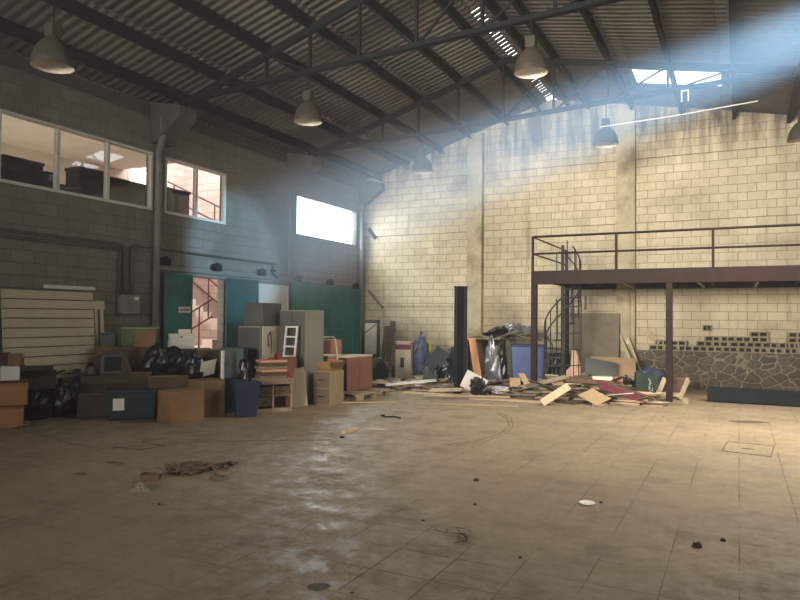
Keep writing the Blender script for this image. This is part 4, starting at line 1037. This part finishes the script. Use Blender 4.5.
# wall panel and boards on the right
a = onY(594, 380, 17.35)
board('plywood_panel', 'large grey plywood panel leaning on the back wall beside the second column', 'panel', (a.x, 17.3, 0), (a.x, 17.5, 1.76), 1.2, .03, PLY, face=(0, -1, .1))
mb = MB().tube([(onY(571, 300, 17.7).x, 17.74, 2.35), (onY(571, 300, 17.7).x, 17.74, 1.5)], .035, 8)
tag(mb.build('wall_pipe', WHITE, smooth=True), 'short white pipe on the back wall above the plywood panel', 'pipe')
mb = MB().tube([(onY(585, 300, 17.7).x, 17.74, 2.2), (onY(585, 300, 17.7).x, 17.74, 1.85)], .025, 8)
tag(mb.build('wall_pipe', GALV, smooth=True), 'thin grey pipe stub on the back wall under the mezzanine', 'pipe')
mb = MB().tube([(onY(629, 300, 17.55).x, 17.54, 2.3), (onY(629, 300, 17.55).x, 17.54, .6)], .03, 8)
t = thing('column_conduit', 'pale conduit with a white socket on the second column', 'conduit', (0, 0, 0)); o = mb.build('conduit_run', CONC, t); MB().box((onY(628, 340, 17.5).x, 17.53, onY(628, 341, 17.5).z), (.07, .06, .12)).build('socket', WHITE, t)
for i, (px0, px1, lb) in enumerate(((631, 620, 'left stick leaning beside the plywood panel'), (637, 627, 'right stick leaning beside the plywood panel'))):
    a, b = onY(px0, 362, 17.0), onY(px1, 336, 17.45)
    a0_ = a+(a-b)*.9
    board('stick', lb, 'stick', (a0_.x, 16.75, 0), (b.x, 17.52, b.z), .05, .04, WOODP, face=(0, -1, .3))

# ------------------------------------------------------------------ planks
grid = {}
CELL = .06
def cells(x, y, L, wd, ang):
    ca_, sa_ = math.cos(ang), math.sin(ang); out = set()
    nL = max(2, int(L/CELL*1.6)); nW = max(2, int(wd/CELL*1.6))
    for i in range(nL+1):
        for j in range(nW+1):
            u = (i/nL-.5)*L; v = (j/nW-.5)*wd
            out.add((int((x+u*ca_-v*sa_)//CELL), int((y+u*sa_+v*ca_)//CELL)))
    return out
occ = {}
BLOCKED = set()
for (bx, by, br) in ((-5.3, 13.6, .25), (-3.93, 14.22, .14), (-1.22, 14.22, .14), (-3.5, 14.97, .44)):
    for i in range(-6, 7):
        for j in range(-6, 7):
            if math.hypot(i*CELL, j*CELL) < br: BLOCKED.add((int((bx+i*CELL)//CELL), int((by+j*CELL)//CELL)))
PM = [WOOD, WOODD, WOODP, WOOD, TAN, PLY]
PMN = ['weathered brown', 'dark brown', 'pale', 'weathered brown', 'tan', 'grey']
pl_cache = {}
plank_n = [0]
def put_plank(x, y, L, wd, ang, layer, th, mi, label=None, tilt=0.):
    cs = cells(x, y, L+.03, wd+.03, ang)
    if cs & BLOCKED: return False
    oc = occ.setdefault(layer, set())
    if cs & oc: return False
    oc |= cs
    o = MB().add([(-L/2, -wd/2, 0), (L/2-.04*(mi % 2), -wd/2, 0), (L/2, wd/2*.8, 0), (-L/2+.05, wd/2, 0), (-L/2, -wd/2, th), (L/2-.04*(mi % 2), -wd/2, th), (L/2, wd/2*.8, th), (-L/2+.05, wd/2, th)],
                 [(3, 2, 1, 0), (4, 5, 6, 7), (0, 1, 5, 4), (1, 2, 6, 5), (2, 3, 7, 6), (3, 0, 4, 7)]).build('plank', PM[mi])
    o.location = (x, y, .004+layer*.042); o.rotation_euler = (0, tilt, ang)
    plank_n[0] += 1
    tag(o, label or PLLAB(L, mi, layer, x), 'plank', PLGRP(L, mi, layer, x)); return True
def PLLAB(L, mi, layer, x):
    size = 'long' if L > 1.1 else 'short' if L < .55 else 'mid length'
    where = ('loose on the floor left of the lift post' if x < -5.6 else 'in the scrap heap by the lift post' if x < -4.3 else 'in the scrap heap behind the left mezzanine post' if x < -3 else 'in the scrap heap between the mezzanine posts')
    return '%s %s broken plank %s%s' % (size, PMN[mi], 'low ' if layer < 2 else 'high ' if layer > 3 else '', where)
def PLGRP(L, mi, layer, x): return 'planks: '+PLLAB(L, mi, layer, x)
# the long ones at the front of the heap, each by its own look
for (x0, y0, x1, y1, wd, mi, lay, lb) in ((417, 404, 520, 407, .14, 0, 0, 'long brown plank nearest the viewer in front of the lift post'), (404, 393, 470, 397, .16, 2, 0, 'pale plank running left from the foot of the lift post'),
        (470, 399, 545, 403, .18, 2, 0, 'pale plank in front of the lift post foot'), (432, 397.5, 500, 401, .1, 1, 0, 'dark lath before the lift post'), (374, 383, 420, 381, .2, 0, 0, 'brown plank on the floor right of the pallet'),
        (520, 399, 560, 396, .16, 0, 0, 'brown plank end below the left mezzanine post'), (600, 403, 640, 405, .12, 2, 0, 'pale strip on the floor before the heap'), (690, 401, 658, 404, .1, 2, 0, 'pale strip at the foot of the right mezzanine post'),
        (388, 374, 408, 384, .3, 2, 1, 'broad pale board on the left of the scrap before the machine carton'), (420, 380, 455, 378, .16, 2, 1, 'pale plank below the blue grey bundle'), (408, 383, 438, 386, .13, 0, 1, 'brown plank at the left of the scrap by the lift post'),
        (424, 388, 456, 386, .15, 2, 1, 'pale plank just left of the lift post'), (376, 384, 405, 390, .12, 0, 1, 'brown plank pointing from the pallet to the lift post'), (424, 398, 510, 400, .1, 0, 1, 'narrow brown plank lying over the planks in front of the lift post'), (395, 379, 432, 377, .14, 2, 2, 'pale plank topmost of the scrap left of the lift post'),
        (388, 376, 440, 374, .18, 2, 0, 'pale plank on the floor before the machine carton')):
    a, b = G(x0, y0), G(x1, y1); d = b-a
    put_plank((a.x+b.x)/2, (a.y+b.y)/2, d.length, wd, math.atan2(d.y, d.x), lay, .03, mi, lb)
def scatter(n, layer, region, Lr, angs, tries=40):
    k = 0
    for _ in range(n*tries):
        if k >= n: break
        x = rnd.uniform(region[0], region[1]); y = rnd.uniform(region[2], region[3])
        cx, cy2 = (region[0]+region[1])/2, (region[2]+region[3])/2
        if ((x-cx)/(region[1]-region[0])*2)**2+((y-cy2)/(region[3]-region[2])*2)**2 > 1: continue
        L = rnd.uniform(*Lr); wd = rnd.uniform(.07, .24); ang = R(rnd.choice(angs)+rnd.uniform(-16, 16))
        if put_plank(x, y, L, wd, ang, layer, rnd.uniform(.018, .036), rnd.choice([0, 0, 0, 1, 1, 1, 2, 3, 4, 5, 5]), tilt=R(rnd.uniform(-1.2, 1.2)) if layer else 0): k += 1
rnd.seed(11)
scatter(34, 0, (-7.7, -4.9, 12.7, 15.8), (.3, 1.3), (0, 20, -25, 60), 80)
scatter(16, 1, (-7.3, -5.2, 13.2, 15.5), (.4, 1.2), (0, 25, -20), 80)
scatter(8, 2, (-6.9, -5.6, 13.6, 15.2), (.4, 1.0), (10, 35, -20), 80)
scatter(52, 0, (-5.6, -.9, 12.7, 15.6), (.3, 1.3), (0, 15, -15, 40, 80), 120)
for lay, n in ((1, 46), (2, 40), (3, 32), (4, 24), (5, 16)):
    g = .17*lay
    scatter(n, lay, (-5.3+g, -1.2-g, 12.95+g*.8, 15.5-g*.3), (.3, 1.35-.04*lay), (0, 12, -14, 30, -35), 120)
# tilted pieces and boards lying on the heap
def hz_(k): return .004+.042*k
def on_heap(name, label, cat, px0, py0, px1, py1, s, wd, th, mat, face=(.3, -.6, .8), s1=None):
    a, b = W(px0, py0, s), W(px1, py1, s1 or s)
    return board(name, label, cat, a, b, wd, th, mat, face=face)
on_heap('cream_plank', 'cream plank slanting up out of the heap right of the left mezzanine post', 'plank', 542, 403, 569, 386, 54, .16, .02, WOODP)
on_heap('tan_sheet', 'small tan sheet lying on the front of the heap', 'sheet', 604, 402, 585, 392, 54, .36, .015, TAN, s1=52.2)
on_heap('maroon_board', 'maroon board lying across the right of the heap', 'board', 598, 384, 642, 399, 52, .3, .02, MAROON, face=(.1, -.4, .9))
on_heap('dark_lath', 'long dark lath slanting over the maroon board', 'plank', 600, 382, 655, 399, 51.5, .07, .03, WOODD)
on_heap('grey_lath', 'long grey lath rising across the heap to the stair', 'plank', 512, 390, 566, 377, 50.5, .1, .03, PLY)
on_heap('brown_lath', 'brown lath along the crest of the heap', 'plank', 566, 380, 622, 384, 50, .12, .03, WOODD)
on_heap('white_sheet', 'dirty white sheet at the lift post foot', 'sheet', 470, 391, 478, 375, 49, .5, .02, M('dirty_white_board', (206, 200, 188), .7, .12, 4))
q = W(479, 392, 49.5); bag('crushed black plastic seat shell right of the lift post', (q.x, q.y, .05), (.36, .3, .34), BLACK, 81, name='plastic_shell', cat='shell', tie=False, crump=.6)
q = W(500, 391, 48); bag('pale grey cloth on the planks right of the lift post', (q.x, q.y, .05), (.5, .35, .14), M('pale_cloth', (176, 172, 172), .85, .2, 8), 82, name='cloth', cat='cloth', tie=False, crump=.5)
q = W(515, 387, 47); carton('small tan carton on planks before the blue container', (q.x, q.y, .14), R(20), .22, .2, .2, TAN)
rnd.seed(23)
FRM = [PLY, TAN, WOODD, WOODP, GREYD, PAPER, WOOD]; FRN = ['grey', 'tan', 'dark brown', 'pale', 'charcoal', 'whitish', 'brown']
for i in range(34):
    if i < 20: x, y = rnd.uniform(-4.7, -1.5), rnd.uniform(12.9, 14.8)
    else: x, y = rnd.uniform(-7.2, -4.9), rnd.uniform(13.4, 15.8)
    if abs(x+5.3) < .4 and abs(y-13.6) < .4 or abs(x+3.93) < .3 and abs(y-14.2) < .4: continue
    k = 1-((x+3.1)/2.2)**2 if i < 20 else .4
    zt = max(.03, .2*k)+rnd.uniform(-.02, .04); L = rnd.uniform(.35, .95); a_ = rnd.uniform(0, 6.28); tl = R(rnd.uniform(8, 26))
    d = Vector((math.cos(a_)*math.cos(tl), math.sin(a_)*math.cos(tl), math.sin(tl)))
    p0 = Vector((x, y, zt-.04)); mi = rnd.randrange(7); wd = rnd.uniform(.1, .34)
    where = 'between the lift post and the pallet' if i >= 20 else 'behind the left mezzanine post' if x < -3.2 else 'between the mezzanine posts'
    lb = '%s %s board fragment tipped up in the heap %s' % ('broad' if wd > .22 else 'narrow', FRN[mi], where)
    board('board_fragment', lb, 'board', p0, p0+d*L, wd, .016, FRM[mi], 'board fragments: '+lb, face=(-d.y*.0, 0, 1))
rnd.seed(41)
for i in range(26):
    x, y = rnd.uniform(-7.1, -5.5), rnd.uniform(13.1, 15.3); L = rnd.uniform(.5, 1.25); a_ = rnd.choice([.2, -.3, .6, 2.9, 3.4])+rnd.uniform(-.3, .3); tl = R(rnd.uniform(3, 11))
    d = Vector((math.cos(a_)*math.cos(tl), math.sin(a_)*math.cos(tl), math.sin(tl))); mi = rnd.choice([3, 3, 1, 5, 6, 0, 2]); wd = rnd.uniform(.1, .26)
    lb = '%s %s board lying tilted on the scrap between the pallet and the lift post' % ('broad' if wd > .18 else 'narrow', FRN[mi])
    board('loose_board', lb, 'board', (x, y, .03+.1*rnd.random()), Vector((x, y, .05))+d*L, wd, .018, FRM[mi], 'loose boards: '+lb, face=(0, -.15, 1))
for i in range(12):
    q = W(rnd.uniform(472, 528), 334, rnd.uniform(40, 42)); L = rnd.uniform(.4, 1.0); a_ = rnd.uniform(0, 3.1); tl = R(rnd.uniform(-16, 22)); z = rnd.uniform(1.1, 1.22)
    d = Vector((math.cos(a_)*math.cos(tl), math.sin(a_)*math.cos(tl), math.sin(tl))); mi = rnd.choice([2, 2, 4, 6, 3, 0]); wd = rnd.uniform(.07, .2)
    lb = '%s %s board jumbled on top of the cupboard and blue container' % ('broad' if wd > .13 else 'narrow', FRN[mi])
    board('loose_board', lb, 'board', Vector((q.x, q.y, z))-d*L/2, Vector((q.x, q.y, z))+d*L/2, wd, .018, FRM[mi], 'loose boards: '+lb, face=(0, -.2, 1))
# pink board, black sheet, white carton, tan board
a = W(573, 380, 45)
poly = [(-.17, 0), (.16, 0), (.17, .35), (.12, .6), (.06, .74), (-.03, .76), (-.05, .4), (-.14, .3)]
o = MB().prism(poly, Matrix(((1, 0, 0, 0), (0, .12, -1, 0), (0, 1, .12, 0), (0, 0, 0, 1))), .02).build('pink_board', M('pinkish_board', (186, 148, 124), .7, .1, 3), loc=(a.x, a.y, .16), rot=R(12))
tag(o, 'broken pinkish board standing at the stair side of the heap', 'board')
q = W(580, 384, 46.5); carton('low brown carton left of the white carton on the heap', (q.x, q.y, .2), R(14), .46, .3, .16, CARD_D)
q = W(602, 384, 46.5); carton('white carton in the middle of the heap', (q.x, q.y, .16), R(16), .42, .25, .22, M('white_carton', (226, 220, 206), .7, .06, 4), name='white_carton')
carton('low crate supporting the cartons on the heap', (q.x-.18, q.y+.25, 0), R(14), .9, .2, .36, CARD_D, name='storage_crate', tape=False)
a, b = W(600, 378, 45.6), W(600, 363, 45)
board('black_sheet', 'dark grey rounded sheet standing behind the white carton', 'sheet', (a.x, a.y+.0, .36), (b.x, b.y+.12, .69), .66, .02, GREYD, face=(.3, -.9, .2))
a = W(613, 386, 44.5); b = W(612, 359, 43.5)
board('tan_board', 'large tan fibreboard leaning behind the dark sheet', 'board', (a.x, a.y, .1), (b.x, b.y+.1, .73), 1.0, .018, TAN, face=(.2, -.95, .15))
q = W(618, 388, 46); carton('small salmon carton beside the white carton', (q.x, q.y, .06), R(10), .2, .2, .3, SALMON)
q = W(626, 388, 46); bag('black bag between the tan board and the green bin bag', (q.x, q.y, 0), (.45, .4, .34), BAGBK, 91, crump=.4)
# green bag with white script
q = G(645, 397)
t = thing('printed_green_box', 'dark green carton with white script on its side, right of the heap', 'box', (q.x, q.y+.2, 0), R(14))
MB().add([(-.22, -.16, 0), (.24, -.16, 0), (.24, .16, 0), (-.22, .16, 0), (-.22, -.16, .48), (.22, -.16, .44), (.22, .16, .44), (-.22, .16, .48)], [(3, 2, 1, 0), (4, 5, 6, 7), (0, 1, 5, 4), (1, 2, 6, 5), (2, 3, 7, 6), (3, 0, 4, 7)]).build('body', DKGRN, t, bevel=.01)
scr = []
for i in range(40):
    u = i/39; scr.append((.05+.022*math.sin(u*38)+.012*math.sin(u*11), -.166, .08+.3*u))
o = MB().tube(scr, .006, 5).build('script', PAPER, t); MB().tube([(.1, -.166, .12), (.105, -.166, .2)], .005, 5).build('script', PAPER, t)
q = W(650, 386, 44.5); bag('blue plastic bag behind the printed green carton', (q.x, q.y, 0), (.75, .5, .5), BAGBL, 93)
# broken wooden stool frame
q = G(663, 402); t = thing('broken_crate_frame', 'broken pale wooden frame leaning between the green carton and the mezzanine post', 'frame', (q.x+.1, q.y+.62, 0), R(12))
MB().bar((-.3, -.1, .02), (-.12, .02, .42), .035, .09).build('slat', WOODP, t); MB().bar((.14, -.12, .02), (.33, .05, .42), .035, .09).build('slat', WOODP, t)
MB().bar((-.15, .05, .4), (.36, .06, .42), .05, .06).build('rail', WOODD, t); MB().bar((-.28, -.06, .1), (.18, -.1, .1), .03, .08).build('rail', WOODP, t)
MB().b2(-.1, .3, .05, .07, .12, .4).build('panel', M('dull_maroon', (96, 66, 62), .7, .2, 4), t)
o = None
# chips
mb = MB(); rnd.seed(5)
for i in range(420):
    x = rnd.gauss(-3.9, 1.7); y = rnd.gauss(14.0, .95)
    if not (-8 < x < -.3 and 11.9 < y < 17): continue
    L = rnd.uniform(.02, .1); mb.box((x, y, .006), (L, L*rnd.uniform(.2, .7), .008), Matrix.Rotation(rnd.uniform(0, 3.1), 3, 'Z'))
tag(mb.build('wood_chips', WOOD), 'small wood chips littering the floor around the scrap heap', 'wood chips', kind='stuff')

# ------------------------------------------------------------------ litter on the open floor
def litter(label, px, py, sx, sy, h, mat, seed, name, cat):
    p = G(px, py); rnd.seed(seed); n = 26; vs = [(0, 0, h)]; fs = []
    rings = 5
    for r_ in range(1, rings+1):
        for i in range(n):
            t = 2*math.pi*i/n; k = r_/rings*(1+.35*noise.noise(Vector((math.cos(t)*2, math.sin(t)*2, seed))))
            z = h*(1-(r_/rings)**2)*(1+.9*noise.noise(Vector((math.cos(t)*3*k, math.sin(t)*3*k, seed*2)))) if r_ < rings else 0
            vs.append((math.cos(t)*k*sx/2, math.sin(t)*k*sy/2, max(.001, z)+.002))
    for i in range(n): fs.append((0, 1+i, 1+(i+1) % n))
    for r_ in range(rings-1):
        for i in range(n): fs.append((1+r_*n+i, 1+(r_+1)*n+i, 1+(r_+1)*n+(i+1) % n, 1+r_*n+(i+1) % n))
    return tag(MB().add(vs, fs).build(name, mat, loc=(p.x, p.y, 0)), label, cat)
LIT = M('grey_litter', (92, 82, 68), .9, .5, 22)
def scraps(label, pts, name, cat, mat, seed, sz=(.05, .14), th=.012, kind=None):
    rnd.seed(seed); mb = MB()
    for px, py, n, sp in pts:
        c = G(px, py)
        for i in range(n):
            L = rnd.uniform(*sz); x, y = c.x+rnd.gauss(0, sp), c.y+rnd.gauss(0, sp*.8)
            mb.box((x, y, .012+rnd.uniform(0, .03)), (L, L*rnd.uniform(.25, .8), th), Matrix.Rotation(rnd.uniform(0, 3.1), 3, 'Z') @ Matrix.Rotation(rnd.uniform(-.35, .35), 3, 'X'))
    return tag(mb.build(name, mat), label, cat, kind=kind)
scraps('scattered heap of dry leaves and scraps in the left foreground', [(182, 471, 24, .1), (197, 467, 26, .1), (208, 470, 26, .09), (219, 468, 14, .07), (190, 470, 12, .12)], 'dry_leaf_litter', 'litter', LEAF, 21, kind='stuff')
litter('curled dark scrap right of the leaf litter', 218, 479, .2, .16, .04, LIT, 4, 'curled_scrap', 'scrap')
litter('pale crumpled paper left of the leaf litter', 140, 490, .28, .2, .045, M('grubby_paper', (120, 108, 92), .85, .25, 12), 8, 'crumpled_paper', 'paper')
p = G(151, 480); t = tag(MB().add([(-.08, -.05, 0), (.07, -.05, 0), (.08, .05, .0), (-.07, .05, 0), (-.09, -.07, .07), (.1, -.05, .06), (.09, .07, .05), (-.08, .07, .06)],
   [(3, 2, 1, 0), (0, 1, 5, 4), (1, 2, 6, 5), (2, 3, 7, 6), (3, 0, 4, 7)]).build('crushed_cup', WOODD, loc=(p.x, p.y, .003), rot=R(30)), 'crushed dark cardboard cup behind the crumpled paper', 'cup')
litter('flat grey rag on the left floor', 115, 463.5, .26, .09, .015, LIT, 12, 'flat_rag', 'rag')
litter('faint dark rag on the far left floor', 81, 474, .16, .08, .012, LIT, 13, 'flat_rag', 'rag')
scraps('twigs and crumbs at the foot of the orange drawers', [(18, 427, 10, .06), (27, 426, 6, .05)], 'floor_crumbs', 'litter', LEAF, 31, kind='stuff')
# twig
p = G(460, 540); t = thing('dry_twig', 'dry twig with curled bark on the foreground floor', 'twig', (p.x, p.y, .012), R(10))
MB().tube([(-.03, .1, 0), (.02, .05, .015), (.05, -.02, .02), (.06, -.07, .01), (-.02, -.1, .0)], [.006, .012, .012, .009, .004], 7).build('bark', WOODD, t)
for pts in (([(-.03, .1, 0), (-.14, .09, .0), (-.22, .13, 0)]), ([(.0, .07, .01), (-.06, .14, .03), (.0, .17, .02), (.05, .15, .01)]), ([(.06, -.07, 0), (.1, -.1, 0)]), ([(-.12, .09, 0), (-.13, .15, .01)])):
    MB().tube(pts, .003, 5).build('stem', WOODD, t)
# rock, plate
def rock(label, px, py, s, seed):
    p = G(px, py); vs = []; fs = []; n, mm = 12, 8
    for j in range(mm+1):
        ph = -math.pi/2+math.pi*j/mm
        for i in range(n):
            th = 2*math.pi*i/n; v = Vector((math.cos(ph)*math.cos(th), math.cos(ph)*math.sin(th), math.sin(ph)*.7))
            v = v*(1+.35*noise.noise(v*1.9+Vector((seed, 0, 0)))); vs.append((v.x*s/2, v.y*s/2*.8, max(-.3, v.z)*s/2+.15*s))
    for j in range(mm):
        for i in range(n): fs.append((j*n+i, j*n+(i+1) % n, (j+1)*n+(i+1) % n, (j+1)*n+i))
    return tag(MB().add(vs, fs).build('stone', M('dark_stone', (48, 38, 28), .85, .3, 20), loc=(p.x, p.y, .0)), label, 'stone')
rock('dark stone on the right foreground floor', 697, 547, .07, 3); rock('tiny dark stone on the floor in front of the heap', 476, 481, .055, 5); rock('smallest dark stone below the farther stone', 475, 505, .03, 6)
rock('tiny dark chip right of the dark stone', 723, 541, .04, 8); rock('dark pebble at the left of the twig', 423, 521, .025, 9)
rock('dark pebble near the lower middle of the floor', 520, 558, .025, 10)
rock('dark pebble on the floor left of the leaf litter', 159, 505, .03, 14)
p = G(587, 504); t = thing('white_plate', 'round white plate lying on the middle of the floor', 'plate', (p.x, p.y, 0), 0)
MB().lathe([(0, .004), (.05, .004), (.068, .012), (.07, .015), (.066, .015), (.049, .008), (0, .008)], n=24).build('dish', M('white_disc', (250, 246, 238), .4, .03, 4), t, smooth=True)
rock('tiny brown crumb beside the white plate', 601, 503, .03, 17)
a, b = G(343, 434), G(357, 430); o = tag(MB().bar((a.x, a.y, .02), (b.x, b.y, .02), .05, .035).build('wood_offcut', WOODP), 'short pale wood offcut on the floor before the filing cabinet', 'offcut')
rock('dark lump at the end of the wood offcut', 342, 438, .06, 19)
p = G(388, 417); t = tag(MB().tube([(-.12, .1, .01), (-.1, -.05, .03), (0, -.06, .01), (.12, -.02, .02), (.25, -.05, .01)], .012, 6).build('bent_wire', STEEL, loc=(p.x, p.y, 0)), 'bent black wire on the floor in front of the pallet', 'wire')
litter('pale flattened paper near the bent wire', 376, 429, .38, .2, .01, M('dusty_paper', (190, 172, 140), .85, .1, 8), 23, 'flat_paper', 'paper')
# floor hatch and cracks, stains with a shape of their own
hp = [G(*c) for c in ((727, 442), (774, 446), (771, 457), (722, 451))]
t = struct(MB().tube([v+Vector((0, 0, .0)) for v in hp+[hp[0]]], .007, 5).build('trim_40', CONC_D), 'square floor hatch outline at the right')
q = sum(hp, Vector())/4; litter('dark lifting slot of the floor hatch', 748, 449, .16, .05, .006, LIT, 25, 'hatch_slot', 'slot')
def crack(nm, pts, r, lb):
    v = [G(*c) for c in pts]; struct(MB().tube(v, r, 4).build(nm, M('dark_joint', (64, 54, 44), .9, .2, 5)), lb)
crack('trim_41', [(35, 434), (68, 443), (105, 449), (165, 444), (240, 441), (330, 440)], .004, 'long floor joint in front of the box pile')
crack('trim_42', [(112, 447), (140, 450), (165, 446), (141, 442), (168, 438)], .006, 'broken joint in front of the tote')
def arc(nm, pts, r, lb):
    v = [G(*c) for c in pts]; struct(MB().tube(v, r, 4).build(nm, M('tyre_rubber_mark', (112, 94, 72), .9, .2, 9)), lb)
arc('trim_43', [(496, 413), (508, 419), (509, 426), (500, 434), (480, 440), (448, 445)], .008, 'curved tyre mark before the heap')
arc('trim_44', [(497, 411), (511, 418), (513, 426), (505, 434), (487, 441), (455, 446)], .006, 'outer curved tyre mark before the heap')
def stain(nm, px, py, sx, sy, rgb, lb):
    p = G(px, py); n = 28; vs = [(0, 0, .0015)]
    for i in range(n):
        t = 2*math.pi*i/n; k = 1+.4*noise.noise(Vector((math.cos(t)*1.5, math.sin(t)*1.5, px*.1))); vs.append((math.cos(t)*sx/2*k, math.sin(t)*sy/2*k, .0015))
    struct(MB().add(vs, [(0, 1+i, 1+(i+1) % n) for i in range(n)]).build(nm, M('oil_stain_%d' % px, rgb, .6, .25, 12), loc=(p.x, p.y, 0), rot=R(27)), lb)
stain('trim_45', 318, 587, .13, .12, (78, 68, 54), 'dark oil spot at the bottom of the floor')
stain('trim_46', 352, 593, .03, .03, (78, 68, 54), 'small oil spot')
stain('trim_47', 748, 422, .55, .28, (92, 80, 66), 'dark oil patch at the right')
